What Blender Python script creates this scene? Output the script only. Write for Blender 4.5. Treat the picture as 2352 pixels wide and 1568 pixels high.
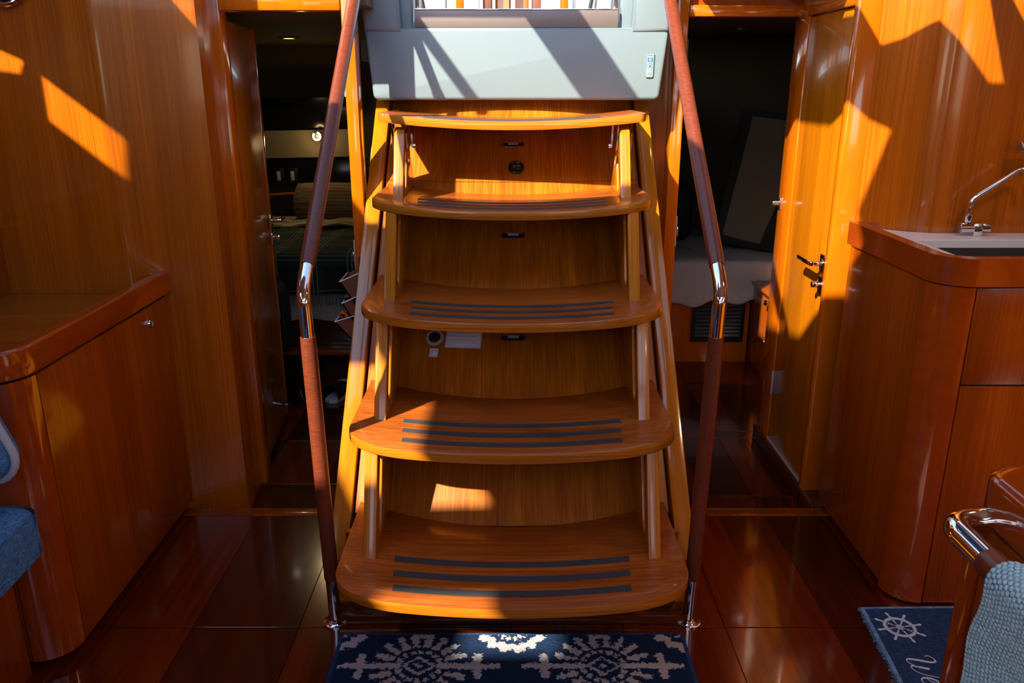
import bpy, bmesh, math, random
import numpy as np
from mathutils import Vector, Matrix
random.seed(7)
S = bpy.context.scene
for o in list(bpy.data.objects): bpy.data.objects.remove(o)
C = S.collection
PI = math.pi

# ------------------------------------------------------------------ camera, sky, sun, exposure
cam = bpy.data.cameras.new('camera'); cam.sensor_width = 36.0; cam.lens = 36.0*1850/2352; cam.clip_start = 0.02
camo = bpy.data.objects.new('camera', cam); C.objects.link(camo)
camo.location = (0, 0, 1.4); camo.rotation_euler = (math.radians(90-17.5), 0, 0)
S.camera = camo

SUN = Vector((0.75, 1.03, -1.0)).normalized()
w = bpy.data.worlds.new('sky'); S.world = w; w.use_nodes = True
wn = w.node_tree; bg = wn.nodes['Background']
sky = wn.nodes.new('ShaderNodeTexSky'); sky.sky_type = 'NISHITA'; sky.sun_disc = False
sky.sun_elevation = math.radians(38.1); sky.sun_rotation = math.radians(216); sky.air_density = 1.0; sky.dust_density = 0.8
wn.links.new(sky.outputs[0], bg.inputs[0]); bg.inputs[1].default_value = 0.40
sl = bpy.data.lights.new('sun', 'SUN'); sl.energy = 10.5; sl.angle = math.radians(0.9); sl.color = (1.0, 0.92, 0.70)
so = bpy.data.objects.new('sun', sl); C.objects.link(so); so.location = (-4, -4, 6)
so.rotation_euler = SUN.to_track_quat('-Z', 'Y').to_euler()
S.view_settings.view_transform = 'Standard'; S.view_settings.look = 'None'
S.view_settings.exposure = 0.62; S.view_settings.gamma = 1.0; S.view_settings.use_curve_mapping = False

# ------------------------------------------------------------------ materials
M = {}
def mat(name, col, rough=0.5, metal=0.0, coat=0.0, spec=0.5, emit=None, es=0.0):
    m = bpy.data.materials.new(name); m.use_nodes = True
    b = m.node_tree.nodes['Principled BSDF']
    b.inputs['Base Color'].default_value = (*col, 1); b.inputs['Roughness'].default_value = rough
    b.inputs['Metallic'].default_value = metal; b.inputs['Coat Weight'].default_value = coat
    b.inputs['Coat Roughness'].default_value = 0.06; b.inputs['Specular IOR Level'].default_value = spec
    if emit:
        b.inputs['Emission Color'].default_value = (*emit, 1); b.inputs['Emission Strength'].default_value = es
    M[name] = m
    return m
def nodes(m): return m.node_tree.nodes, m.node_tree.links, m.node_tree.nodes['Principled BSDF']
def coords(m, scale, kind='Object', rot=(0, 0, 0)):
    n, l, b = nodes(m)
    tc = n.new('ShaderNodeTexCoord'); mp = n.new('ShaderNodeMapping')
    mp.inputs['Scale'].default_value = scale; mp.inputs['Rotation'].default_value = rot
    l.new(tc.outputs[kind], mp.inputs[0]); return mp.outputs[0]
def coords2(m, scale, tilt):
    n, l, b = nodes(m); v = coords(m, (1, 1, 1), rot=(math.radians(tilt), 0, 0)); mp = n.new('ShaderNodeMapping')
    mp.inputs['Scale'].default_value = scale; l.new(v, mp.inputs[0]); return mp.outputs[0]
def noise(m, vec, scale=1.0, detail=4.0, rough=0.55):
    n, l, b = nodes(m); t = n.new('ShaderNodeTexNoise')
    t.inputs['Scale'].default_value = scale; t.inputs['Detail'].default_value = detail; t.inputs['Roughness'].default_value = rough
    l.new(vec, t.inputs['Vector']); return t.outputs['Fac']
def ramp(m, fac, stops):
    n, l, b = nodes(m); r = n.new('ShaderNodeValToRGB')
    e = r.color_ramp.elements
    while len(e) < len(stops): e.new(0.5)
    for k, (p, c) in enumerate(stops): e[k].position = p; e[k].color = (*c, 1)
    l.new(fac, r.inputs[0]); return r.outputs[0]
def mixc(m, a, b_, fac, mode='MULTIPLY'):
    n, l, b = nodes(m); x = n.new('ShaderNodeMix'); x.data_type = 'RGBA'; x.blend_type = mode
    if isinstance(fac, float): x.inputs[0].default_value = fac
    else: l.new(fac, x.inputs[0])
    for s, i in ((a, 6), (b_, 7)):
        if isinstance(s, tuple): x.inputs[i].default_value = (*s, 1)
        else: l.new(s, x.inputs[i])
    return x.outputs[2]
def bump(m, h, strength=0.2, dist=0.002):
    n, l, b = nodes(m); bp = n.new('ShaderNodeBump')
    bp.inputs['Strength'].default_value = strength; bp.inputs['Distance'].default_value = dist
    l.new(h, bp.inputs['Height']); l.new(bp.outputs[0], b.inputs['Normal'])
def setc(m, c):
    n, l, b = nodes(m); l.new(c, b.inputs['Base Color'])
def wood(name, light, dark, axis='z', rough=0.22, coat=0.3, fine=150.0, along=2.2, blotch=0.35, contrast=(0.33, 0.68), tilt=0.0):
    m = mat(name, light, rough, coat=coat, spec=0.35)
    sc = {'x': (along, fine, fine), 'y': (fine, along, fine), 'z': (fine, fine, along), 'lamx': (fine, along, along), 'lamz': (along, along, fine)}[axis]
    f1 = noise(m, coords2(m, sc, tilt), 1.0, 5.0, 0.6)
    c = ramp(m, f1, [(contrast[0], dark), (contrast[1], light)])
    sc2 = tuple(s*0.07 for s in sc)
    f2 = noise(m, coords2(m, sc2, tilt), 1.0, 3.0, 0.5)
    c2 = ramp(m, f2, [(0.3, (1-blotch,)*3), (0.7, (1, 1, 1))])
    setc(m, mixc(m, c, c2, 1.0))
    bump(m, f1, 0.08, 0.0006)
    return m
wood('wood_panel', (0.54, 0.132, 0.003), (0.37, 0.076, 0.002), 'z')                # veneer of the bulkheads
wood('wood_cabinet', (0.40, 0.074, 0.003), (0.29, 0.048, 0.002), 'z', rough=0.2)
wood('wood_door', (0.56, 0.175, 0.003), (0.42, 0.112, 0.002), 'z')
wood('wood_trim', (0.60, 0.135, 0.003), (0.50, 0.104, 0.002), 'z', rough=0.15, coat=0.8, fine=30, along=6, blotch=0.25)
wood('wood_fiddle', (0.42, 0.062, 0.004), (0.34, 0.047, 0.003), 'y', rough=0.14, coat=0.9, fine=26, along=5, blotch=0.25)
wood('wood_stringer', (0.52, 0.185, 0.006), (0.43, 0.138, 0.004), 'z', rough=0.16, coat=0.8, fine=40, along=6, blotch=0.28, tilt=45.0)
wood('wood_riser', (0.52, 0.146, 0.006), (0.31, 0.072, 0.003), 'z', rough=0.34, coat=0.08, fine=190, along=1.6, contrast=(0.36, 0.64), tilt=43.5)
wood('wood_tread', (0.48, 0.122, 0.018), (0.32, 0.066, 0.009), 'x', rough=0.30, coat=0.25, fine=120, along=2.5, contrast=(0.38, 0.62))
wood('wood_ply', (0.50, 0.165, 0.008), (0.36, 0.098, 0.005), 'lamz', rough=0.25, coat=0.4, fine=420, along=2.5, blotch=0.15, contrast=(0.42, 0.58))
wood('wood_support', (0.52, 0.180, 0.009), (0.38, 0.110, 0.005), 'lamx', rough=0.22, coat=0.5, fine=330, along=2.5, blotch=0.15, contrast=(0.42, 0.58))
wood('wood_floor', (0.190, 0.021, 0.002), (0.105, 0.0105, 0.0015), 'y', rough=0.17, coat=0.6, fine=42, along=1.1, blotch=0.5)
wood('wood_floor_dark', (0.075, 0.010, 0.002), (0.042, 0.006, 0.0015), 'y', rough=0.17, coat=0.6, fine=42, along=1.1, blotch=0.5)
wood('wood_dark', (0.10, 0.022, 0.005), (0.06, 0.012, 0.003), 'x', rough=0.25, coat=0.4)
wood('wood_counter', (0.45, 0.125, 0.006), (0.33, 0.080, 0.004), 'x', rough=0.2)
mat('chrome', (0.78, 0.78, 0.80), 0.06, 1.0)
mat('steel', (0.42, 0.43, 0.45), 0.28, 1.0)
mat('bronze', (0.50, 0.34, 0.24), 0.2, 1.0)
mat('sill_metal', (0.17, 0.135, 0.13), 0.45, 0.3)
mat('key_plate', (0.19, 0.25, 0.27), 0.4)
mat('bowl', (0.05, 0.045, 0.045), 0.3)
mat('black', (0.006, 0.006, 0.007), 0.4)
mat('gap', (0.012, 0.006, 0.004), 0.8)
mat('white_print', (0.52, 0.66, 0.92), 0.6)
mat('paper', (0.66, 0.66, 0.72), 0.5)
mat('ink', (0.02, 0.02, 0.03), 0.6)
mat('red_ink', (0.45, 0.03, 0.02), 0.6)
mat('blue_key', (0.02, 0.10, 0.30), 0.4)
mat('grey_print', (0.10, 0.16, 0.20), 0.5)
mat('worktop', (0.72, 0.72, 0.74), 0.25)
mat('plastic_grey', (0.35, 0.36, 0.38), 0.4)
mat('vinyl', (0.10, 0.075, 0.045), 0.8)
mat('ceiling_white', (0.62, 0.58, 0.52), 0.5)
mat('mattress', (0.30, 0.27, 0.24), 0.85)
mat('dark_glass', (0.004, 0.005, 0.005), 0.15)
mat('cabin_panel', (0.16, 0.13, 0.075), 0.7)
mat('yellow', (0.75, 0.50, 0.01), 0.4)
mat('orange', (0.70, 0.14, 0.01), 0.4)
mat('lamp_glow', (1, 0.75, 0.35), 0.5, emit=(1.0, 0.72, 0.25), es=14.0)
mat('skin_white', (0.70, 0.71, 0.72), 0.35)
mat('shoe_white', (0.55, 0.54, 0.55), 0.7)
mat('shoe_dark', (0.012, 0.012, 0.016), 0.7)
mat('velvet', (0.030, 0.030, 0.027), 0.95)
mat('taupe', (0.19, 0.165, 0.115), 0.9)
# moulded white companionway surround with fine pebble grain
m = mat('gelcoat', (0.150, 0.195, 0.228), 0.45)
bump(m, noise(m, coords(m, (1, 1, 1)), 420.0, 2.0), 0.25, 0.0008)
# leather wraps
m = mat('leather', (0.15, 0.030, 0.012), 0.36)
f = noise(m, coords(m, (60, 60, 420)), 1.0, 3.0); bump(m, f, 0.35, 0.0012)
setc(m, ramp(m, f, [(0.3, (0.10, 0.018, 0.007)), (0.7, (0.17, 0.034, 0.013))]))
m = mat('leather_brown', (0.16, 0.045, 0.022), 0.55)
bump(m, noise(m, coords(m, (1, 1, 1)), 300, 2.0), 0.3, 0.001)
# anti-slip tape
m = mat('grip_tape', (0.030, 0.032, 0.036), 0.75)
f = noise(m, coords(m, (1, 1, 1)), 900.0, 2.0); bump(m, f, 0.6, 0.0008)
setc(m, ramp(m, f, [(0.35, (0.016, 0.018, 0.022)), (0.75, (0.060, 0.064, 0.072))]))
# denim weave
def denim(name, c1, c2, scale):
    m = mat(name, c1, 0.9, spec=0.2)
    fa = noise(m, coords(m, (scale, scale*0.14, scale)), 1.0, 3.0); fb = noise(m, coords(m, (scale*0.14, scale, scale)), 1.0, 3.0)
    n, l, b = nodes(m); ad = n.new('ShaderNodeMath'); ad.operation = 'MULTIPLY'; l.new(fa, ad.inputs[0]); l.new(fb, ad.inputs[1])
    setc(m, ramp(m, ad.outputs[0], [(0.16, c1), (0.38, c2)])); bump(m, ad.outputs[0], 0.6, 0.002)
denim('denim', (0.022, 0.10, 0.27), (0.14, 0.33, 0.56), 420)
denim('denim_mat', (0.010, 0.030, 0.105), (0.026, 0.075, 0.20), 240)
denim('denim_edge', (0.06, 0.16, 0.36), (0.22, 0.40, 0.62), 300)
m = mat('piping', (0.42, 0.42, 0.48), 0.8)
# bedspread
m = mat('sheet', (0.50, 0.46, 0.44), 0.9); bump(m, noise(m, coords(m, (1, 1, 1)), 40.0, 6.0), 0.8, 0.006)
m = mat('cream_sheet', (0.42, 0.34, 0.18), 0.9)
wv = noise(m, coords(m, (2, 60, 60)), 1.0, 2.0); setc(m, ramp(m, wv, [(0.40, (0.20, 0.14, 0.07)), (0.52, (0.46, 0.38, 0.22))]))
m = mat('bolster', (0.20, 0.13, 0.07), 0.9)
wv = noise(m, coords(m, (1, 90, 90)), 1.0, 2.0); setc(m, ramp(m, wv, [(0.4, (0.10, 0.06, 0.03)), (0.6, (0.24, 0.16, 0.09))]))
# plaid: thin pale lines in both directions on near black
m = mat('plaid', (0.01, 0.012, 0.012), 0.95)
n, l, b = nodes(m); tc = n.new('ShaderNodeTexCoord'); sp = n.new('ShaderNodeSeparateXYZ'); l.new(tc.outputs['UV'], sp.inputs[0])
def stripe(src, period, off, half):
    a = n.new('ShaderNodeMath'); a.operation = 'ADD'; a.inputs[1].default_value = off; l.new(src, a.inputs[0])
    p = n.new('ShaderNodeMath'); p.operation = 'PINGPONG'; p.inputs[1].default_value = period/2; l.new(a.outputs[0], p.inputs[0])
    c = n.new('ShaderNodeMath'); c.operation = 'LESS_THAN'; c.inputs[1].default_value = half; l.new(p.outputs[0], c.inputs[0])
    return c.outputs[0]
col = (0.008, 0.010, 0.010)
for ax in (0, 1):
    band = stripe(sp.outputs[ax], 0.30, 0.0, 0.055); col = mixc(m, col, (0.010, 0.030, 0.018), band, 'MIX')
for ax, shade in ((0, (0.16, 0.20, 0.15)), (1, (0.12, 0.14, 0.12))):
    for off in (0.0, 0.022, -0.022): col = mixc(m, col, shade, stripe(sp.outputs[ax], 0.20, off, 0.0022), 'MIX')
setc(m, col)
# colour-attribute materials (rug pile, knitted throw)
def attrmat(name, rough, sc, st):
    m = mat(name, (1, 1, 1), rough, spec=0.15); n, l, b = nodes(m); a = n.new('ShaderNodeVertexColor'); a.layer_name = 'col'
    f = noise(m, coords(m, (1, 1, 1)), sc, 3.0)
    setc(m, mixc(m, a.outputs[0], ramp(m, f, [(0.3, (0.55,)*3), (0.7, (1, 1, 1))]), 1.0)); bump(m, f, st, 0.003)
attrmat('rug_pile', 1.0, 520, 0.9)
attrmat('knit', 0.95, 900, 0.5)

# ------------------------------------------------------------------ mesh helpers
class MB:
    def __init__(s): s.bm = bmesh.new()
    def box(s, x0, x1, y0, y1, z0, z1, bev=0.0, seg=2):
        t = bmesh.new(); bmesh.ops.create_cube(t, size=1)
        for v in t.verts: v.co = Vector(((x0+x1)/2+v.co.x*(x1-x0), (y0+y1)/2+v.co.y*(y1-y0), (z0+z1)/2+v.co.z*(z1-z0)))
        if bev > 0: bmesh.ops.bevel(t, geom=t.edges[:], offset=bev, segments=seg, affect='EDGES', profile=0.5)
        s.merge(t); return s
    def merge(s, t, mtx=None):
        if mtx is not None: bmesh.ops.transform(t, matrix=mtx, verts=t.verts)
        me = bpy.data.meshes.new('tmp'); t.to_mesh(me); t.free(); s.bm.from_mesh(me); bpy.data.meshes.remove(me); return s
    def prism(s, pts, axis, a0, a1, bev=0.0, seg=2):
        # polygon pts in the two remaining axes, extruded along axis from a0 to a1
        t = bmesh.new()
        def mk(p, a):
            return {'x': (a, p[0], p[1]), 'y': (p[0], a, p[1]), 'z': (p[0], p[1], a)}[axis]
        v0 = [t.verts.new(mk(p, a0)) for p in pts]; v1 = [t.verts.new(mk(p, a1)) for p in pts]
        k = len(pts); f0 = t.faces.new(v0); f1 = t.faces.new(v1)
        for i in range(k): t.faces.new((v0[i], v0[(i+1) % k], v1[(i+1) % k], v1[i]))
        bmesh.ops.recalc_face_normals(t, faces=t.faces[:])
        if bev > 0:
            eds = [e for e in t.edges if all(f in (f0, f1) or True for f in e.link_faces) and (f0 in e.link_faces or f1 in e.link_faces)]
            bmesh.ops.bevel(t, geom=eds, offset=bev, segments=seg, affect='EDGES', profile=0.5)
        s.merge(t); return s
    def tube(s, pts, r, n=12, cap=True):
        P = [Vector(p) for p in pts]; R = r if isinstance(r, (list, tuple)) else [r]*len(P)
        t = bmesh.new(); rings = []; up = None
        for i, p in enumerate(P):
            d = (P[min(i+1, len(P)-1)]-P[max(i-1, 0)]).normalized()
            if up is None: up = d.orthogonal().normalized()
            up = (up-d*up.dot(d)).normalized(); sd = d.cross(up)
            rings.append([t.verts.new(p+(up*math.cos(2*PI*k/n)+sd*math.sin(2*PI*k/n))*R[i]) for k in range(n)])
        for a, b in zip(rings, rings[1:]):
            for k in range(n): t.faces.new((a[k], a[(k+1) % n], b[(k+1) % n], b[k]))
        if cap: t.faces.new(rings[0][::-1]); t.faces.new(rings[-1])
        bmesh.ops.recalc_face_normals(t, faces=t.faces[:]); s.merge(t); return s
    def lathe(s, prof, o=(0, 0, 0), axis=(0, 0, 1), n=24):
        t = bmesh.new(); q = Vector((0, 0, 1)).rotation_difference(Vector(axis)).to_matrix(); rings = []
        for r, h in prof:
            if r < 1e-6: rings.append([t.verts.new(Vector(o)+q@Vector((0, 0, h)))])
            else: rings.append([t.verts.new(Vector(o)+q@Vector((r*math.cos(2*PI*k/n), r*math.sin(2*PI*k/n), h))) for k in range(n)])
        for a, b in zip(rings, rings[1:]):
            for k in range(n):
                k2 = (k+1) % n
                if len(a) == 1 and len(b) == 1: continue
                if len(a) == 1: t.faces.new((a[0], b[k], b[k2]))
                elif len(b) == 1: t.faces.new((a[k], a[k2], b[0]))
                else: t.faces.new((a[k], a[k2], b[k2], b[k]))
        bmesh.ops.recalc_face_normals(t, faces=t.faces[:]); s.merge(t); return s
    def grid(s, fn, nu, nv, thick=None, u01=(0, 1), v01=(0, 1)):
        # surface fn(u,v)->point; thick = vector or fn(u,v)->offset for a closed back side
        t = bmesh.new(); us = [u01[0]+(u01[1]-u01[0])*i/nu for i in range(nu+1)]; vs = [v01[0]+(v01[1]-v01[0])*j/nv for j in range(nv+1)]
        A = [[t.verts.new(fn(u, v)) for v in vs] for u in us]
        for i in range(nu):
            for j in range(nv): t.faces.new((A[i][j], A[i+1][j], A[i+1][j+1], A[i][j+1]))
        if thick is not None:
            of = thick if callable(thick) else (lambda u, v: Vector(thick))
            B = [[t.verts.new(Vector(fn(u, v))+Vector(of(u, v))) for v in vs] for u in us]
            for i in range(nu):
                for j in range(nv): t.faces.new((B[i][j], B[i][j+1], B[i+1][j+1], B[i+1][j]))
            for i in range(nu):
                t.faces.new((A[i][0], B[i][0], B[i+1][0], A[i+1][0])); t.faces.new((A[i][nv], A[i+1][nv], B[i+1][nv], B[i][nv]))
            for j in range(nv):
                t.faces.new((A[0][j], A[0][j+1], B[0][j+1], B[0][j])); t.faces.new((A[nu][j], B[nu][j], B[nu][j+1], A[nu][j+1]))
            bmesh.ops.recalc_face_normals(t, faces=t.faces[:])
        s.merge(t); return s
    def plate(s, outer, holes, thick, mtx, bev=0.0):
        # flat outline with holes, thick along local z, placed by mtx
        cu = bpy.data.curves.new('tmpc', 'CURVE'); cu.dimensions = '2D'; cu.fill_mode = 'BOTH'
        cu.extrude = thick/2-bev; cu.bevel_depth = bev; cu.bevel_resolution = 2
        if bev: cu.offset = -bev
        for pl in [outer]+list(holes):
            sp_ = cu.splines.new('POLY'); sp_.points.add(len(pl)-1); sp_.use_cyclic_u = True
            for q, p in zip(sp_.points, pl): q.co = (p[0], p[1], 0, 1)
        ob = bpy.data.objects.new('tmpo', cu); C.objects.link(ob)
        me = bpy.data.meshes.new_from_object(ob.evaluated_get(bpy.context.evaluated_depsgraph_get()))
        bpy.data.objects.remove(ob); bpy.data.curves.remove(cu)
        t = bmesh.new(); t.from_mesh(me); bpy.data.meshes.remove(me)
        bmesh.ops.remove_doubles(t, verts=t.verts, dist=1e-6); bmesh.ops.recalc_face_normals(t, faces=t.faces[:])
        s.merge(t, mtx); return s
    def text(s, body, size, mtx, align='LEFT', depth=0.0):
        cu = bpy.data.curves.new('tmpt', 'FONT'); cu.body = body; cu.size = size; cu.align_x = align; cu.extrude = depth; cu.resolution_u = 2
        ob = bpy.data.objects.new('tmpo', cu); C.objects.link(ob)
        me = bpy.data.meshes.new_from_object(ob.evaluated_get(bpy.context.evaluated_depsgraph_get()))
        bpy.data.objects.remove(ob); bpy.data.curves.remove(cu)
        t = bmesh.new(); t.from_mesh(me); bpy.data.meshes.remove(me); s.merge(t, mtx); return s
    def xform(s, mtx): bmesh.ops.transform(s.bm, matrix=mtx, verts=s.bm.verts); return s

def tag(o, label=None, cat=None, group=None, kind=None):
    if label: o['label'] = label
    if cat: o['category'] = cat
    if group: o['group'] = group
    if kind: o['kind'] = kind
    return o
def thing(name, label, cat, loc=(0, 0, 0), group=None):
    o = bpy.data.objects.new(name, None); C.objects.link(o); o.location = loc; o.empty_display_size = 0.05
    return tag(o, label, cat, group)
def wloc(o):
    v = Vector((0, 0, 0))
    while o: v += o.location; o = o.parent
    return v
def obj(name, mb, material, parent=None, smooth=35, origin=None, label=None):
    bm = mb.bm; bmesh.ops.remove_doubles(bm, verts=bm.verts, dist=1e-6)
    if parent is not None: base = wloc(parent)
    elif origin is not None: base = Vector(origin)
    else:
        xs = [v.co for v in bm.verts]
        base = Vector(((min(p.x for p in xs)+max(p.x for p in xs))/2, (min(p.y for p in xs)+max(p.y for p in xs))/2, min(p.z for p in xs)))
    bmesh.ops.translate(bm, verts=bm.verts, vec=-base)
    me = bpy.data.meshes.new(name); bm.to_mesh(me); bm.free()
    if smooth:
        me.polygons.foreach_set('use_smooth', [True]*len(me.polygons)); me.set_sharp_from_angle(angle=math.radians(smooth))
    mats = material if isinstance(material, (list, tuple)) else [material]
    for mm in mats: me.materials.append(M[mm])
    o = bpy.data.objects.new(name, me); C.objects.link(o)
    if parent is not None: o.parent = parent
    else: o.location = base
    if label: o['label'] = label
    return o
def struct(name, mb, material, parent=None, label=None, smooth=35, cat=None):
    o = obj(name, mb, material, parent, smooth)
    if parent is None: o['kind'] = 'structure'; tag(o, label, cat)
    return o
def arcpts(cx, cy, r, a0, a1, n):
    return [(cx+r*math.cos(math.radians(a0+(a1-a0)*i/n)), cy+r*math.sin(math.radians(a0+(a1-a0)*i/n))) for i in range(n+1)]
def frame(p, xd, yd):
    xd = Vector(xd).normalized(); yd = Vector(yd); yd = (yd-xd*yd.dot(xd)).normalized(); zd = xd.cross(yd)
    m_ = Matrix((xd, yd, zd)).transposed().to_4x4(); m_.translation = Vector(p); return m_
def rrect(x0, x1, y0, y1, r, n=4):
    return arcpts(x1-r, y0+r, r, -90, 0, n)+arcpts(x1-r, y1-r, r, 0, 90, n)+arcpts(x0+r, y1-r, r, 90, 180, n)+arcpts(x0+r, y0+r, r, 180, 270, n)
def B(*a, **k): return MB().box(*a, **k)
def bez(p0, p1, p2, n):
    P = [Vector(p) for p in (p0, p1, p2)]
    return [P[0]*(1-t)**2+P[1]*2*t*(1-t)+P[2]*t*t for t in [i/n for i in range(n+1)]]

# ------------------------------------------------------------------ setting: floors
CEIL = 1.95; LOW = -0.06
fl = struct('floor', B(-1.75, 1.9, -1.6, 2.455, -0.06, -0.006), 'gap', None, 'dark red glossy wooden saloon floor laid in wide boards', cat='floor')
xs = [-1.75, -1.46, -1.155, -0.87, -0.58, -0.30, 0.0, 0.30, 0.58, 0.87, 1.06, 1.36, 1.9]
darkset = {0, 3, 9, 5}
for i, (a, b_) in enumerate(zip(xs, xs[1:])):
    for (y0, y1) in ((-1.6, -0.2), (-0.2, 0.9), (0.9, 1.853), (1.857, 2.452)):
        bd = obj('floor_board', B(a+0.0007, b_-0.0007, y0, y1, -0.006, 0.0, bev=0.0006, seg=1), 'wood_floor_dark' if i in darkset else 'wood_floor', fl)
for k, (x0, x1) in enumerate(((-1.16, -0.5), (0.5, 1.12))):
    ns = struct('trim_%d' % (k+1), B(x0, x1, 2.455, 2.505, -0.06, 0.002, bev=0.002), 'wood_cabinet', None, ('reddish grooved wooden nosing strip across the floor beside the left cabinet', 'reddish grooved wooden nosing strip across the floor by the galley cabinet')[k], cat='trim')
    for y in (2.467, 2.476, 2.485): obj('groove', B(x0+0.002, x1-0.002, y, y+0.0022, 0.0015, 0.0026), 'wood_dark', ns)
for k, (x0, x1, lab, cuts) in enumerate(((-2.1, -0.51, 'dark lower floor inside the left doorway', (2.505, 2.80, 3.20, 3.62, 4.1, 5.6)), (0.50, 2.1, 'dark lower floor inside the right doorway', (2.505, 2.705, 3.235, 3.30, 3.9, 5.6)))):
    f2 = struct('floor_aft_%d' % (k+1), B(x0, x1, 2.505, 5.6, -0.12, LOW-0.006), 'gap', None, lab, cat='floor')
    bx = [x0, -1.3, -0.98, -0.72, x1] if k == 0 else [x0, 0.72, 0.90, 1.02, 1.4, x1]
    for i, (a, b_) in enumerate(zip(bx, bx[1:])):
        for j, (y0, y1) in enumerate(zip(cuts, cuts[1:])):
            obj('floor_board', B(a+0.0006, b_-0.0006, y0+0.0015, y1-0.0015, LOW-0.006, LOW, bev=0.0006, seg=1), 'wood_floor' if (i+j) % 2 else 'wood_floor_dark', f2)
    for y in cuts[1:4]:
        xa, xb = ((-0.97, -0.55) if k == 0 else (0.6, 1.05)); obj('joint_inlay', B(xa, xb, y-0.0012, y+0.0012, LOW-0.002, LOW+0.0006), 'steel', f2)

# ------------------------------------------------------------------ unseen ceiling, its openings outlined to throw the sun patches and let in fill
def uv(x, y, z): t = CEIL-z; return (x-0.75*t, y-1.03*t)
H_main = [(-1.25, 1.70), (-0.08, 1.70), (-0.02, 1.36), (0.30, 1.36), (0.42, 1.66), (0.68, 1.90), (0.56, 2.10), (0.56, 3.0), (-1.02, 3.0), (-1.25, 2.8)]
H_portA = [uv(-1.385, 2.5, 1.43), uv(-1.185, 2.5, 1.265), uv(-1.195, 2.5, 1.125), uv(-1.385, 2.5, 1.285)]
H_portB = [uv(-1.60, 2.5, 1.55), uv(-1.425, 2.5, 1.47), uv(-1.45, 2.5, 1.42), uv(-1.60, 2.5, 1.44)]
H_sal1 = [(-1.60, -0.28), (-1.33, -0.28), (-1.33, -0.10), (-1.60, -0.10)]
H_sal2 = [(-1.72, 0.28), (-1.31, 0.28), (-1.31, 0.95), (-1.72, 0.95)]
H_stb = [(1.00, 1.94), (1.05, 1.94), (1.15, 2.20), (1.15, 2.50), (0.80, 2.50), (0.80, 2.17), (0.97, 2.15)]
H_stb2 = [(1.20, 1.98), (1.30, 1.98), (1.32, 2.50), (1.20, 2.50)]
H_mid = [(0.15, -0.45), (1.10, -0.45), (1.10, 0.20), (0.15, 0.20)]  # added opening that lets sky brighten the right foreground
H_fwd = [(-1.0, -1.5), (1.0, -1.5), (1.0, -0.60), (-1.0, -0.60)]  # opening added behind the camera for sky fill
holes = [H_main, H_portA, H_portB, H_sal1, H_sal2, H_stb, H_stb2, H_mid, H_fwd]
ce = struct('ceiling', MB().plate([(-2.1, -1.7), (2.1, -1.7), (2.1, 3.02), (-2.1, 3.02)], holes, 0.02, Matrix.Translation((0, 0, CEIL+0.01))), 'ceiling_white', None, 'cream deckhead with openings cut to shape sun patches and fill', cat='ceiling')
# enclosing walls behind the camera
wf = MB().plate([(-2.1, -0.06), (2.1, -0.06), (2.1, CEIL), (-2.1, CEIL)], [rrect(-1.0, -0.45, 1.28, 1.78, 0.06), rrect(0.45, 1.0, 1.28, 1.78, 0.06)], 0.08, Matrix(((1, 0, 0, 0), (0, 0, -1, -1.66), (0, 1, 0, 0), (0, 0, 0, 1))))
struct('wall_front', wf, 'wood_panel', None, 'wooden bulkhead at the forward end of the saloon', cat='wall')
wl = MB(); wl.box(-1.83, -1.75, -1.62, 1.59, -0.06, 1.02); wl.box(-2.1, -1.75, -1.62, 1.59, 1.0, 1.02); wl.box(-2.1, -2.06, -1.62, 2.495, 1.02, CEIL)
struct('wall_port', wl, 'wood_panel', None, 'wooden side wall behind the blue sofa', cat='wall')
wr = MB(); wr.box(1.90, 1.98, -1.62, 2.51, -0.06, 1.25); wr.box(1.90, 1.98, -1.62, -1.2, 1.25, CEIL); wr.box(1.90, 1.98, 0.9, 2.51, 1.25, CEIL); wr.box(1.90, 1.98, -1.2, 0.9, 1.72, CEIL)
struct('wall_starboard', wr, 'wood_panel', None, 'wooden side wall with a long window beyond the galley', cat='wall')

for k, x in enumerate((-0.725, 0.725)):  # unseen forward windows, added so the wall bends reflect a bright streak
    struct('window_%d' % (k+2), MB().plate(rrect(x-0.30, x+0.30, 1.255, 1.805, 0.08), [rrect(x-0.27, x+0.27, 1.285, 1.775, 0.06)], 0.02, Matrix(((1, 0, 0, 0), (0, 0, -1, -1.61), (0, 1, 0, 0), (0, 0, 0, 1))), bev=0.004), 'chrome', None, ('unseen chrome framed port window added to streak the wall bend', 'unseen chrome framed starboard window added to streak the wall bend')[k], cat='window')

# ------------------------------------------------------------------ left bulkhead wall: flat, rounded corner, flat
def plan_wall(name, pts, z0, z1, material, label, off):
    # vertical wall following plan polyline pts, given thickness off (added in y)
    mb = MB(); k = len(pts)-1
    mb.grid(lambda u, v: (pts[round(u*k)][0], pts[round(u*k)][1], z0+(z1-z0)*v), k, 1, thick=(0, off, 0))
    return struct(name, mb, material, None, label, cat='wall', smooth=50)
angL = 20
arcL = [(-1.235+0.09*math.sin(math.radians(a)), 2.50+0.09*(1-math.cos(math.radians(a)))) for a in [angL*i/10 for i in range(11)]]
endx = -0.95; endy = arcL[-1][1]+(endx-arcL[-1][0])*math.tan(math.radians(angL))
wall_left = plan_wall('wall_left', [(-2.10, 2.50)]+arcL+[(endx, endy)], LOW, CEIL, 'wood_panel', 'glossy orange wooden bulkhead panel with rounded bend left of the left doorway', 0.05)
obj('veneer_seam', B(-1.2622, -1.2610, 2.4995, 2.502, 0.77, CEIL), 'wood_cabinet', wall_left)
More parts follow.
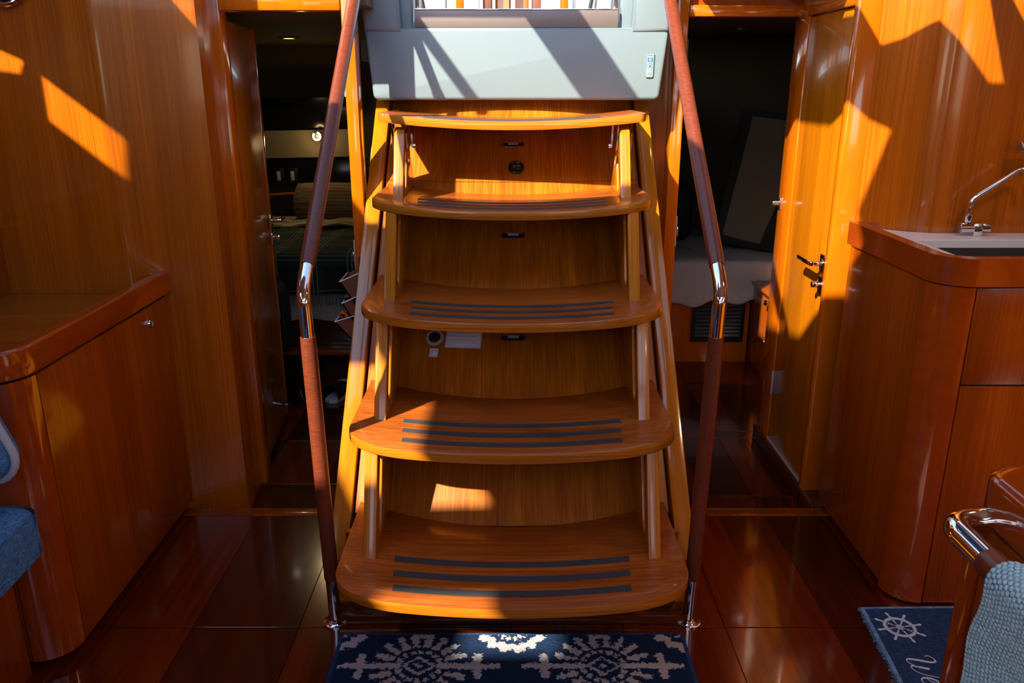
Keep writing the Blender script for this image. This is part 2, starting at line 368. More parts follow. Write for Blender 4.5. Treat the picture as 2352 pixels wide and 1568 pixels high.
struct('wall_hull_port', MB().box(-1.67, -1.60, 1.60, 2.495, -0.06, 1.02).box(-2.10, -1.67, 1.60, 2.495, 0.98, 1.02), 'wood_cabinet', None, 'dark wooden hull side panel beyond the left counter', cat='wall')
ft = struct('trim_3', B(-1.60, -1.588, 1.75, 2.49, 0.97, 0.99, bev=0.003), 'wood_trim', None, 'thin wooden ledge on the hull side above the left counter', cat='trim')
struct('wall_passage', MB().prism([(-0.95, endy), (-0.968, 2.80), (-1.02, 2.80), (-1.02, endy+0.03)], 'z', LOW, CEIL), 'wood_panel', None, 'narrow wooden side face leading to the left doorway', cat='wall')
# left doorway frame
jl = struct('trim_4', B(-1.02, -0.945, 2.80, 2.87, LOW, 1.95, bev=0.006), 'wood_trim', None, 'orange wooden jamb on the hinge side of the left doorway', cat='trim')
jr = struct('trim_5', B(-0.552, -0.511, 2.79, 2.87, LOW, 1.95, bev=0.005), 'wood_trim', None, 'orange wooden jamb between the left doorway and the stairs', cat='trim')
for z in (1.43, 0.83):
    obj('hinge_plate', B(-0.556, -0.551, 2.795, 2.815, z-0.06, z+0.06, bev=0.002), 'plastic_grey', jr)
    obj('hinge_knuckle', B(-0.560, -0.555, 2.79, 2.81, z-0.018, z+0.018, bev=0.002), 'chrome', jr)
lt = struct('trim_6', B(-0.945, -0.552, 2.785, 2.87, 1.635, 1.69, bev=0.006), 'wood_trim', None, 'orange wooden lintel over the left doorway', cat='trim')
struct('wall_left_header', B(-0.945, -0.552, 2.81, 2.87, 1.69, CEIL), 'wood_panel', None, 'wooden panel over the left doorway lintel', cat='wall')
# central bulkhead behind the stairs, engine box sides
struct('wall_back', MB().box(-0.511, 0.60, 3.23, 3.26, LOW, 1.60), 'wood_panel', None, 'wooden bulkhead panel behind the companionway stairs', cat='wall')
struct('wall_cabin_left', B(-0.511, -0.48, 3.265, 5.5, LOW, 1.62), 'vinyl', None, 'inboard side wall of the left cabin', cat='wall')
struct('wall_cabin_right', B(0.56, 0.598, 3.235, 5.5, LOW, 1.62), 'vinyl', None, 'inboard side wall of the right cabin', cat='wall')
# right doorway frame
jr2 = struct('trim_7', B(0.60, 0.645, 3.15, 3.235, LOW, 1.95, bev=0.005), 'wood_trim', None, 'orange wooden jamb between the stairs and the right doorway', cat='trim')
for z in (1.03-0.17, 0.30):
    obj('hinge_plate', B(0.644, 0.649, 3.155, 3.175, z-0.06, z+0.06, bev=0.002), 'plastic_grey', jr2)
    obj('hinge_knuckle', B(0.648, 0.653, 3.15, 3.17, z-0.018, z+0.018, bev=0.002), 'chrome', jr2)
struct('trim_8', B(0.645, 1.07, 3.14, 3.235, 1.645, 1.685, bev=0.005), 'wood_trim', None, 'orange wooden lintel over the right doorway', cat='trim')
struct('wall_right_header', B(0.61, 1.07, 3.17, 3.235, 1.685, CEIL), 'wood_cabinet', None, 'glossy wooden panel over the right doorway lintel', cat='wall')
# soffit with two small downlights over the right passage
sf = struct('ceiling_passage', B(0.62, 1.07, 2.60, 3.14, 1.80, 1.83), 'wood_cabinet', None, 'glossy wooden soffit over the passage to the right cabin', cat='ceiling')
for k, (x, y) in enumerate(((0.74, 2.95), (0.86, 2.95))):
    d = thing('downlight', 'small lit downlight in the soffit, ' + ('nearer the stairs' if k == 0 else 'nearer the right door'), 'lamp', (x, y, 1.80), 'downlights over the right passage')
    obj('bezel', MB().lathe([(0.018, 0), (0.026, 0), (0.026, -0.004), (0.018, -0.006), (0.018, 0)], (x, y, 1.80)), 'chrome', d)
    obj('lens', MB().lathe([(0, -0.003), (0.018, -0.003), (0.018, -0.001), (0, -0.001)], (x, y, 1.80)), 'lamp_glow', d)

# ------------------------------------------------------------------ right wall: door wall, bend, galley back wall
t9 = struct('trim_9', B(1.062, 1.13, 3.09, 3.235, LOW, CEIL, bev=0.005), 'wood_trim', None, 'orange wooden frame post on the far side of the closed right door', cat='trim')
obj('catch_lever', MB().box(1.030, 1.064, 3.200, 3.214, 0.955, 0.972, bev=0.003).box(1.056, 1.0645, 3.195, 3.22, 0.94, 0.985, bev=0.003), 'steel', t9)
struct('trim_10', B(1.050, 1.13, 2.632, 2.668, LOW, CEIL, bev=0.010, seg=3), 'wood_trim', None, 'rounded orange frame post between the closed right door and galley', cat='trim')
struct('trim_11', B(1.055, 1.13, 2.668, 3.09, 1.642, 1.72, bev=0.005), 'wood_trim', None, 'wooden head rail above the closed right door', cat='trim')
struct('wall_right_header_2', B(1.07, 1.13, 2.668, 3.09, 1.72, CEIL), 'wood_panel', None, 'wooden panel above the closed right door', cat='wall')
struct('baseboard_right', B(1.050, 1.13, 2.51, 3.235, LOW, 0.004, bev=0.003), 'wood_dark', None, 'dark wooden plinth under the closed right door', cat='baseboard')
d2 = struct('door_2', B(1.066, 1.10, 2.672, 3.086, 0.008, 1.638, bev=0.003), 'wood_door', None, 'closed glossy orange wooden door with chrome lever beside the galley', cat='door')
obj('door_seal', B(1.060, 1.068, 2.675, 3.083, 0.006, 0.014), 'plastic_grey', d2)
obj('strike_plate', B(1.0595, 1.067, 3.0885, 3.0935, 0.20, 0.30, bev=0.001), 'plastic_grey', d2)
hz = 0.83; ry = 2.690
rose = obj('handle_rose', B(1.052, 1.066, ry-0.022, ry+0.022, hz-0.030, hz+0.030, bev=0.003), 'chrome', d2)
obj('lever', MB().tube([(1.055, ry, hz), (1.020, ry, hz)], 0.009).box(1.008, 1.024, ry-0.010, ry+0.120, hz-0.008, hz+0.008, bev=0.003), 'chrome', d2)
obj('lock_rose', B(1.052, 1.066, ry-0.027, ry+0.017, hz-0.105, hz-0.045, bev=0.003), 'chrome', d2)
obj('lock_knob', MB().lathe([(0, 0.03), (0.010, 0.028), (0.012, 0.012), (0.008, 0)], (1.052, ry-0.005, hz-0.072), (-1, 0, 0), 16), 'chrome', d2)
A0 = (1.085, 2.655); A1 = (1.190, 2.600)
arcR = [(A1[0]+0.12*s_, A1[1]-0.085*s_*(1.55-0.55*s_)) for s_ in [i/10 for i in range(11)]]
wall_right = plan_wall('wall_right', [A0, A1]+arcR[1:]+[(1.36, arcR[-1][1]-0.002), (1.98, arcR[-1][1]-0.004)], 0.0, CEIL, 'wood_panel', 'glossy orange wooden wall with rounded bend behind the galley sink', 0.06)
yB = arcR[-1][1]-0.002
obj('veneer_seam', B(arcR[-1][0]-0.001, arcR[-1][0]+0.001, yB-0.0006, yB+0.01, 0.96, CEIL), 'wood_trim', wall_right)

# ------------------------------------------------------------------ left door leaf, standing open into the cabin
d1 = bpy.data.objects.new('door_1', None); C.objects.link(d1); d1.location = (-0.985, 2.872, LOW+0.02); tag(d1, 'dark wooden door standing open into the left cabin', 'door', kind='structure')
ang = math.atan2(0.60, -0.06)
DX = Vector((-0.065, 0.60, 0)).normalized(); DN = Vector((DX.y, -DX.x, 0)); D0 = Vector((-0.975, 2.875, 0))
def dp(s, n_, z): return D0+DX*s+DN*n_+Vector((0, 0, z))
def dbox(s0, s1, n0, n1, z0, z1, bev=0.0):
    mb = MB(); mb.box(s0, s1, n0, n1, z0, z1, bev=bev); mm = Matrix(((DX.x, DN.x, 0, D0.x), (DX.y, DN.y, 0, D0.y), (0, 0, 1, 0), (0, 0, 0, 1))); return mb.xform(mm)
obj('leaf', dbox(0.0, 0.60, -0.036, 0.0, LOW+0.02, 1.62, 0.002), 'wood_door', d1)
obj('edge_band', dbox(0.57, 0.604, -0.040, 0.003, LOW+0.02, 1.62, 0.002), 'wood_trim', d1)
obj('finger_pull', MB().lathe([(0.0, 0.002), (0.020, 0.003), (0.030, 0.007), (0.036, 0.005), (0.038, 0.0)], dp(0.065, 0.0, 0.845), DN, 24), 'black', d1, label='black round finger pull')
obj('handle_rose', dbox(0.535, 0.575, 0.0, 0.012, 0.83, 0.885, 0.002), 'chrome', d1)
obj('lever', dbox(0.545, 0.562, 0.012, 0.045, 0.85, 0.866, 0.002).merge(dbox(0.545, 0.65, 0.040, 0.053, 0.851, 0.866, 0.003).bm), 'chrome', d1)
obj('lock_rose', dbox(0.535, 0.575, 0.0, 0.012, 0.76, 0.81, 0.002), 'chrome', d1)
obj('lock_knob', dbox(0.548, 0.565, 0.012, 0.040, 0.778, 0.795, 0.003), 'chrome', d1)
obj('door_stop', MB().lathe([(0, 0.022), (0.008, 0.02), (0.008, 0.004), (0.013, 0)], dp(0.50, 0.0, 0.04), DN, 12), 'chrome', d1)

# ------------------------------------------------------------------ companionway stairs
PSL = 1.02
def yc(z): return 1.969+PSL*(z-0.245)
def bow(x): return x*x/(2*1.36)
def camb(x): return 0.026*((x/0.43)**2-1)      # the treads turn up towards their ends
def panel_pt(x, z): return Vector((x, yc(z)+bow(x), z))
st = thing('companionway_stairs', 'curved five-step wooden companionway staircase with black grip strips', 'stairs', (0, 1.93, 0))
TZ = [0.271, 0.541, 0.810, 1.076, 1.322]; TY = [1.700, 1.958, 2.222, 2.492, 2.752]; TB = [0.105, 0.107, 0.112, 0.112, 0.112]; TH = 0.026
def front(i, x): return TY[i]-TB[i]+x*x/8.0
def yfront(i, x):
    xe = 0.27 if i < 4 else 0.415; ax_ = abs(x)
    if ax_ <= xe: return front(i, x)
    P0, P1, P2 = (xe, front(i, xe)), (0.4325, front(i, xe)+0.014), (0.4325, TY[i]+0.025 if i < 4 else front(i, xe)+0.045)
    lo, hi = 0.0, 1.0
    for _ in range(30):
        t = (lo+hi)/2; bx_ = (1-t)**2*P0[0]+2*t*(1-t)*P1[0]+t*t*P2[0]
        if bx_ < ax_: lo = t
        else: hi = t
    return (1-t)**2*P0[1]+2*t*(1-t)*P1[1]+t*t*P2[1]
xcol = [0.4325*math.sin(PI/2*k/32) for k in range(-32, 33)]
for i in range(5):
    def tfn(u, v, i=i):
        x = xcol[round(u*64)]; z = TZ[i]+camb(x); y0 = yfront(i, x); y1 = yc(z-TH/2)+bow(x)+0.010
        return (x, y0+(y1-y0)*v, z)
    mb = MB().grid(tfn, 64, 4, thick=(0, 0, -TH))
    eds = [e for e in mb.bm.edges if len(e.link_faces) == 2 and e.calc_face_angle(0) > 1.0]
    bmesh.ops.bevel(mb.bm, geom=eds, offset=0.0022, segments=2, affect='EDGES', profile=0.5)
    tr = obj('tread', mb, ['wood_tread', 'wood_ply'], st, smooth=40)
    for p in tr.data.polygons:
        if abs(p.normal.z) < 0.5 and p.normal.y < 0.3: p.material_index = 1
    offs = (0.183, 0.121, 0.060) if i < 4 else (0.183, 0.121, 0.050)
    for k, dy in enumerate(offs):
        L = 0.298-0.006*k
        def sfn(u, v, i=i, dy=dy, L=L):
            x = -L+2*L*u; return (x, TY[i]-TB[i]+dy+x*x/9.0+(v-0.5)*0.024, TZ[i]+camb(x)+0.0012)
        obj('grip_strip', MB().grid(sfn, 24, 1, thick=(0, 0, -0.0014)), 'grip_tape', tr)
# risers: the sloping, bowed panel behind the treads, in an upper and a lower leaf
for (z0, z1) in ((0.245, 1.0862), (1.0878, 1.354)):
    mb = MB().grid(lambda u, v: panel_pt(-0.447+0.894*u, z0+(z1-z0)*v), 28, 1, thick=(0, 0.02, -0.02))
    obj('riser_panel', mb, 'wood_riser', st, smooth=50)
UP = Vector((0, PSL, 1)).normalized()
def pframe(x, z, lift=0.0):
    p = panel_pt(x, z); xd = Vector((1, x/1.36, 0)).normalized(); m_ = frame(p, xd, UP); m_.translation = p+m_.to_3x3()@Vector((0, 0, lift)); return m_
# stringers either side
for s in (-1, 1):
    xa, xb = sorted((s*0.455, s*0.506))
    obj('stringer', MB().prism([(1.935, 0.0), (1.935, 0.16), (2.045, 0.271), (3.14, 1.358), (3.22, 1.358), (3.22, 0.0)], 'x', xa, xb, bev=0.003), 'wood_stringer', st)
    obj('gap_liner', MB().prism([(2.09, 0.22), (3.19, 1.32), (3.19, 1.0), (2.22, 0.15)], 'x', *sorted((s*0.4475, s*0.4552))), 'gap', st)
obj('kick_board', B(-0.455, 0.455, 1.945, 1.965, 0.0, 0.24), 'wood_cabinet', st)
obj('plinth', B(-0.50, 0.50, 1.868, 1.932, 0.0, 0.028, bev=0.003), 'wood_dark', st)
# supports between the treads, each a tapered plate with an oval hand slot
for i in range(4):
    for s in (-1, 1):
        z0, z1 = TZ[i]-0.009, TZ[i+1]-TH-0.006; yf = TY[i]+0.078; lean = 0.111
        xm = s*0.3615; pb = lambda z: yc(z)+bow(0.36)+0.004
        if i < 3:
            out = [(yf, z0), (yf+lean, z1), (pb(z1), z1), (pb(z0), z0)]
        else:
            z1 = z1-0.012; out = [(yf, z0), (yf+0.085, z1-0.03), (yf+0.10, z1-0.010), (yf+0.125, z1), (yf+0.16, z1-0.006), (pb(z0)-0.01, z0+0.06), (pb(z0), z0)]
        sl_ = []
        b0, b1 = (0.22, 0.84) if i < 3 else (0.18, 0.50)
        def ctr(t): return (yf+lean*t+0.078-0.012*(1-t), z0+(z1-z0)*t)
        c0, c1 = ctr(b0), ctr(b1); ang2 = math.degrees(math.atan2(c1[1]-c0[1], c1[0]-c0[0])); r = 0.026
        sl_ = arcpts(c1[0], c1[1], r, ang2-90, ang2+90, 8)+arcpts(c0[0], c0[1], r, ang2+90, ang2+270, 8)
        mtx = Matrix(((0, 0, 1, xm), (1, 0, 0, 0), (0, 1, 0, 0), (0, 0, 0, 1)))
        obj('support', MB().plate(out, [sl_], 0.033, mtx, bev=0.003), 'wood_support', st)
        if i == 3:      # folding hinge plates of the top tread
            for dx in (-0.022, 0.022):
                hg = obj('fold_bracket', MB().plate([(yf+0.085, z1+0.010), (yf+0.098, z1-0.05), (yf+0.150, z1-0.125), (yf+0.154, z1-0.122), (yf+0.128, z1-0.05), (yf+0.135, z1+0.010)], [], 0.005, Matrix.Translation((dx, 0, 0))@mtx), 'chrome', st)
            sx = xm-s*0.034
            hg = obj('fold_arm', MB().plate([(yf+0.13, z1+0.012), (yf+0.150, z1-0.065), (yf+0.162, z1-0.068), (yf+0.172, z1+0.012)], [], 0.006, Matrix.Translation((-s*0.034, 0, 0))@mtx), 'chrome', st)
            obj('pivot_bolt', MB().lathe([(0, 0.012), (0.009, 0.010), (0.009, 0)], (sx, yf+0.156, z1-0.060), (-s, 0, 0), 12), 'chrome', hg)
# finger pulls on the risers
for z in (1.204, 0.928, 0.657):
    fr = pframe(0.004, z)
    pl = obj('flush_pull', MB().plate(rrect(-0.040, 0.040, -0.012, 0.014, 0.011), [rrect(-0.034, 0.034, -0.007, 0.010, 0.008)], 0.003, fr@Matrix.Translation((0, 0, 0.0015)), bev=0.0008), 'bronze', st, label='bronze flush pull')
    obj('recess', MB().plate(rrect(-0.035, 0.035, -0.008, 0.011, 0.008), [], 0.0012, fr@Matrix.Translation((0, 0, 0.0004))), 'black', pl)
    obj('catch', MB().plate(rrect(-0.018, 0.018, 0.000, 0.008, 0.002), [], 0.002, fr@Matrix.Translation((0, 0, 0.002))), 'plastic_grey', pl)
    obj('lip', MB().tube([fr@Vector(p) for p in ((-0.038, -0.006, 0.004), (-0.030, -0.013, 0.006), (0.030, -0.013, 0.006), (0.038, -0.006, 0.004))], 0.0022, 8), 'bronze', pl)
# small black gauge under the top step
fr = pframe(0.015, 1.131)
ga = obj('gauge', MB().lathe([(0, 0.004), (0.019, 0.004), (0.021, 0.008), (0.026, 0.008), (0.028, 0.004), (0.028, 0)], fr.translation, fr.to_3x3()@Vector((0, 0, 1)), 32), 'black', st, label='black round gauge with white print')
gm = MB()
for (x, y, t_) in ((-0.008, 0.006, 'ON'), (0.008, 0.006, 'RESET'), (-0.008, 0.002, 'MODE'), (0.008, 0.002, 'DISPLAY'), (-0.008, -0.005, 'SET'), (0.006, -0.009, 'METER')):
    gm.text(t_, 0.0042, fr@Matrix.Translation((x, y, 0.0046)), 'CENTER')
obj('print', gm, 'white_print', ga, smooth=0)
# extinguisher port, instruction sticker and pictogram on the riser below the third step
fr = pframe(-0.242, 0.654)
fp = obj('extinguisher_port', MB().lathe([(0, 0.0015), (0.019, 0.0015), (0.0192, 0.003), (0.0265, 0.003), (0.028, 0)], fr.translation, fr.to_3x3()@Vector((0, 0, 1)), 32), 'plastic_grey', st, label='round grey extinguisher port')
obj('membrane', MB().lathe([(0, 0.0022), (0.0188, 0.0022), (0.0188, 0.0016), (0, 0.0016)], fr.translation, fr.to_3x3()@Vector((0, 0, 1)), 32), 'gap', fp)
fr = pframe(-0.150, 0.656)
sk = obj('safety_sticker', MB().plate([(-0.056, -0.036), (0.056, -0.036), (0.056, 0.052), (-0.056, 0.052)], [], 0.0012, fr@Matrix.Translation((0, 0, 0.002))), 'paper', st, label='white fire instruction sticker')
bd = MB().plate([(-0.0535, -0.0335), (0.0535, -0.0335), (0.0535, 0.0495), (-0.0535, 0.0495)], [[(-0.0528, -0.0328), (0.0528, -0.0328), (0.0528, 0.0488), (-0.0528, 0.0488)]], 0.0003, fr@Matrix.Translation((0, 0, 0.0027)))
obj('border', bd, 'ink', sk, smooth=0)
tm = MB()
lines = [(0.030, 'Fire port: safety instructions'), (0.0165, '1. In case of fire, do not open engine compartment.'), (0.003, '2. Shut down engines, generators and blowers.'), (-0.0115, '3. Continuously discharge entire contents of clean'), (-0.019, 'agent portable fire extinguisher through the port'), (-0.0265, 'immediately.')]
for (y, t_) in lines[1:]: tm.text(t_, 0.0046, fr@Matrix.Translation((-0.051, y, 0.0028)))
obj('print', tm, 'ink', sk, smooth=0)
obj('warning_band', MB().plate([(-0.052, 0.030), (0.052, 0.030), (0.052, 0.048), (-0.052, 0.048)], [], 0.0003, fr@Matrix.Translation((0, 0, 0.0027))), 'red_ink', sk)
fr = pframe(-0.242, 0.616)
pk = obj('pictogram_sticker', MB().plate([(-0.0135, -0.0145), (0.0135, -0.0145), (0.0135, 0.0145), (-0.0135, 0.0145)], [], 0.0012, fr@Matrix.Translation((0, 0, 0.002))), 'paper', st, label='small white extinguisher pictogram sticker')
obj('border', MB().plate([(-0.0118, -0.0125), (0.0118, -0.0125), (0.0118, 0.0125), (-0.0118, 0.0125)], [[(-0.0112, -0.0119), (0.0112, -0.0119), (0.0112, 0.0119), (-0.0112, 0.0119)]], 0.0003, fr@Matrix.Translation((0, 0, 0.0027))), 'ink', pk)
obj('bottle_outline', MB().plate(rrect(-0.0085, -0.0035, -0.0105, 0.004, 0.0015), [rrect(-0.0078, -0.0042, -0.0098, 0.0033, 0.0012)], 0.0003, fr@Matrix.Translation((0, 0, 0.0027))), 'red_ink', pk)
obj('hose_mark', MB().plate([(-0.010, 0.0045), (0.003, 0.0058), (0.003, 0.0078), (-0.008, 0.0068)], [], 0.0003, fr@Matrix.Translation((0, 0, 0.0027))), 'red_ink', pk)
obj('flame_mark', MB().plate(arcpts(0.008, 0.007, 0.0028, 0, 350, 14), [arcpts(0.008, 0.007, 0.0021, 0, 350, 14)], 0.0003, fr@Matrix.Translation((0, 0, 0.0027))), 'red_ink', pk)

# ------------------------------------------------------------------ handrails
def rail(s, label):
    x0 = s*0.484; x1 = s*0.497
    t = thing('handrail', label, 'handrail', (x0, 1.88, 0), 'handrails of the stairs')
    P = [Vector((x0, 1.88, 0.0)), Vector((x1, 1.868, 0.90))]
    d2_ = Vector((0, 0.70, 0.62)).normalized(); E = Vector((x1+s*0.004, 1.865, 0.925)); Q = [E+d2_*0.06, E+d2_*1.525]
    Q[1].x = s*0.485
    curve = bez(P[1], E, Q[0], 10)
    path = [P[0]+(P[1]-P[0])*k/12 for k in range(13)]+curve[1:]+[Q[0]+(Q[1]-Q[0])*k/16 for k in range(1, 17)]
    obj('tube', MB().tube(path, 0.0165, 20), 'chrome', t)
    lower = [P[0]+(P[1]-P[0])*k for k in (0.155, 0.16)]+[P[0]+(P[1]-P[0])*(0.16+0.755*k/20) for k in range(1, 21)]
    rr = [0.0185]+[0.0195]*(len(lower)-2)+[0.0185]
    obj('leather_wrap', MB().tube(lower, rr, 20), 'leather', t)
    a = Q[0]+(Q[1]-Q[0])*0.02; b_ = Q[0]+(Q[1]-Q[0])*0.735
    up_ = [a+(b_-a)*k/20 for k in range(21)]
    obj('leather_wrap', MB().tube(up_, [0.0185]+[0.0198]*19+[0.0185], 20), 'leather', t)
    obj('base_flange', MB().lathe([(0.0165, 0.012), (0.020, 0.010), (0.024, 0.006), (0.033, 0.004), (0.033, 0.0), (0.0, 0.0)], (x0, 1.88, 0.0), n=28), 'chrome', t)
    return t
rail(-1, 'chrome handrail with brown leather wraps on the left of the stairs')
rail(1, 'chrome handrail with brown leather wraps on the right of the stairs')

# ------------------------------------------------------------------ white moulded companionway surround
sr = thing('companionway_surround', 'white moulded companionway surround above the wooden stairs', 'hatch surround', (0.016, 3.06, 1.356))
CX = 0.016
def xe_at(z): return 0.515+(z-1.356)*0.085
out = []
body = MB()
zt = 1.97
cr_ = 0.022; xb_ = xe_at(1.356)
front_o = arcpts(CX+xb_-cr_, 1.356+cr_, cr_, -90, 0, 6)+[(CX+xe_at(1.60), 1.60), (CX-xe_at(1.60), 1.60)]+arcpts(CX-xb_+cr_, 1.356+cr_, cr_, 180, 270, 6)
body.prism(front_o, 'y', 3.02, 3.215, bev=0.014, seg=4)
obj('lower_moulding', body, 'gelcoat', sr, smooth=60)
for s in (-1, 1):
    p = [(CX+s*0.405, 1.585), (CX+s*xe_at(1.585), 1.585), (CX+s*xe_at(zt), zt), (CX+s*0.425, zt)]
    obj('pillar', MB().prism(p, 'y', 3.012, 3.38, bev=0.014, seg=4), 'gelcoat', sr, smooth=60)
    q = [(CX+s*0.366, 1.592), (CX+s*0.41, 1.592), (CX+s*0.43, zt), (CX+s*0.366, zt)]
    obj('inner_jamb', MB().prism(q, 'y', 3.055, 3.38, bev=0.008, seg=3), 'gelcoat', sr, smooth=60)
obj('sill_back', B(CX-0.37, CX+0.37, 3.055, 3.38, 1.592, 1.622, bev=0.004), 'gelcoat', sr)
wb = thing('washboard_sill', 'brown grey metal sill strip under the companionway window', 'sill', (CX, 3.05, 1.622))
obj('strip', B(CX-0.357, CX+0.357, 3.032, 3.054, 1.600, 1.658, bev=0.003), 'sill_metal', wb)
obj('top_edge', B(CX-0.357, CX+0.357, 3.034, 3.075, 1.658, 1.663, bev=0.0015), 'chrome', wb)
w1 = bpy.data.objects.new('window_1', None); C.objects.link(w1); w1.location = (CX, 3.08, 1.66); tag(w1, 'clear companionway window above the white moulding', 'window', kind='structure')
gl = mat('clear_glass', (1, 1, 1), 0.0); nn, ll, bb = nodes(gl); bb.inputs['Transmission Weight'].default_value = 1.0; bb.inputs['IOR'].default_value = 1.02
obj('pane', B(CX-0.35, CX+0.35, 3.076, 3.080, 1.66, 1.97), 'clear_glass', w1)
for s in (-1, 1): obj('frame_stile', B(*sorted((CX+s*0.357, CX+s*0.343)), 3.065, 3.09, 1.66, 1.97, bev=0.002), 'steel', w1)
struct('wall_bridge_deck', B(-0.51, 0.60, 3.265, 3.40, 1.40, 1.59), 'gelcoat', None, 'white bridge deck moulding behind the companionway sill', cat='wall')
# remote key panel on the moulding
RF = frame((0.4885, 3.019, 1.475), (1, 0, -0.02), (-0.04, 0, 1))
rp = thing('key_panel', 'small white electronic key panel with blue button on white moulding', 'control panel', (0.4885, 3.02, 1.435))
obj('plate', MB().plate(rrect(-0.0135, 0.0135, -0.041, 0.041, 0.005), [], 0.006, RF@Matrix.Translation((0, 0, 0.001)), bev=0.0015), 'key_plate', rp)
def rpart(name, outer, hol, material, z=0.0042): return obj(name, MB().plate(outer, hol, 0.0006, RF@Matrix.Translation((0, 0, z))), material, rp)
rpart('outline', rrect(-0.0135, 0.0135, -0.041, 0.041, 0.005), [rrect(-0.0125, 0.0125, -0.0398, 0.0398, 0.004)], 'grey_print')
k1 = rpart('blue_key', rrect(-0.0090, 0.0090, 0.0115, 0.0255, 0.002), [], 'blue_key')
rpart('key_ring', arcpts(0, 0.0185, 0.0052, 0, 345, 20), [arcpts(0, 0.0185, 0.0042, 0, 345, 20)], 'white_print', 0.0047)
rpart('key_dot', arcpts(0, 0.0185, 0.0016, 0, 330, 12), [], 'white_print', 0.0047)
rpart('lock_key_outline', rrect(-0.0090, 0.0090, -0.0085, 0.0055, 0.002), [rrect(-0.0082, 0.0082, -0.0077, 0.0047, 0.0015)], 'grey_print')
rpart('padlock_body', rrect(-0.0028, 0.0028, -0.0060, -0.0005, 0.0018), [], 'blue_key')
rpart('padlock_shackle', arcpts(0.0003, -0.0005, 0.0026, -20, 200, 10)+arcpts(0.0003, -0.0005, 0.0019, 200, -20, 10), [], 'blue_key')
rpart('indicator', arcpts(-0.0005, -0.0135, 0.0012, 0, 330, 10), [], 'skin_white')
rpart('top_lettering', [(-0.010, 0.0325), (0.0095, 0.0320), (0.0095, 0.0340), (-0.010, 0.0350)], [], 'grey_print')
rpart('emblem', [(-0.0015, -0.027), (0.0015, -0.0265), (0.0010, -0.0250), (0.0002, -0.0225), (-0.0008, -0.0225), (0.0000, -0.0255)], [], 'grey_print')
rpart('bottom_lettering', [(-0.009, -0.0305), (0.008, -0.0305), (0.008, -0.0290), (-0.009, -0.0290)], [], 'grey_print')
# unseen bars at deck level, added to cast the shadow stripes on the moulding
hb = thing('stripe_bars', 'added unseen bars that cast shadow stripes on the white moulding', 'blocker', (-0.3, 2.52, 1.97))
obj('wide_bar', B(-0.21, -0.02, 2.36, 2.68, 1.972, 2.00, bev=0.004), 'gelcoat', hb)
obj('cross_bar', B(-0.63, -0.02, 2.68, 2.72, 1.972, 2.0, bev=0.004), 'gelcoat', hb)
obj('narrow_bar', B(-0.63, -0.594, 2.36, 2.68, 1.972, 2.0, bev=0.004), 'gelcoat', hb)

# unseen canvas sprayhood, added above the frame to block sky from the upper stairs
sh_ = thing('sprayhood', 'unseen navy canvas sprayhood added over the companionway to block sky', 'canopy', (0, 3.2, 2.0))
obj('canvas', MB().grid(lambda u, v: (-1.15+2.3*u, 2.35+1.42*v, 2.62+0.16*math.sin(PI*u)+0.04*math.sin(PI*v)), 24, 10, thick=(0, 0, 0.004)), 'denim_mat', sh_)
for y in (2.36, 3.76): obj('hoop', MB().tube([(-1.16, y, 1.98), (-1.15, y, 2.55)]+[(-1.15+2.3*k/20, y, 2.61+0.16*math.sin(PI*k/20)) for k in range(21)]+[(1.15, y, 2.55), (1.16, y, 1.98)], 0.012, 10), 'chrome', sh_)

# ------------------------------------------------------------------ cockpit seen through the window
ck = struct('floor_cockpit', B(-0.6, 0.7, 3.40, 6.5, 1.50, 1.58), 'gelcoat', None, 'white cockpit sole outside the companionway', cat='floor')
ct = thing('cockpit_table', 'folding wooden cockpit table with white brackets outside the window', 'table', (0.0, 5.2, 1.58))
obj('column', B(-0.10, 0.10, 5.15, 5.30, 1.58, 2.10, bev=0.01), 'wood_trim', ct)
obj('steel_post', MB().tube([(0.005, 5.10, 1.58), (0.005, 5.10, 2.3)], 0.022, 14), 'chrome', ct)
for s in (-1, 1):
    obj('leaf', B(*sorted((s*0.12, s*0.17)), 5.05, 5.4, 1.75, 2.1, bev=0.006), 'leather_brown', ct)
    obj('bracket', B(*sorted((s*0.19, s*0.235)), 5.0, 5.1, 1.72, 2.1, bev=0.006), 'skin_white', ct)
    obj('outer_leaf', B(*sorted((s*0.28, s*0.325)), 5.0, 5.4, 1.75, 2.1, bev=0.006), 'wood_trim', ct)
for k, (x, lab) in enumerate(((-0.43, 'steel pushpit post outside the window, left of the table'), (0.40, 'steel pushpit post outside the window, near right of table'), (0.62, 'steel pushpit post outside the window, far right'))):
    t = thing('pushpit_post', lab, 'post', (x, 5.6, 1.58), 'posts outside the window')
    obj('tube', MB().tube([(x, 5.6, 1.58), (x, 5.6, 2.3)], 0.016, 12), 'steel', t); obj('foot', MB().lathe([(0.016, 0.02), (0.03, 0.008), (0.03, 0)], (x, 5.6, 1.58), n=14), 'steel', t)
for k, s in enumerate((-1, 1)):
    x = s*0.62-0.03; t = thing('helm_seat', ('white helm seat outside the window on the left', 'white helm seat outside the window on the right')[k], 'seat', (x, 5.2, 1.58), 'helm seats')
    obj('pod', MB().lathe([(0.05, 0), (0.08, 0.1), (0.11, 0.2), (0.12, 0.3), (0.09, 0.4), (0, 0.42)], (x, 5.2, 1.58), n=20), 'skin_white', t)
    obj('grab_bar', MB().tube([(x-s*0.14, 5.1, 1.7), (x-s*0.13, 5.1, 1.85), (x-s*0.08, 5.1, 2.1)], 0.012, 10), 'black', t)

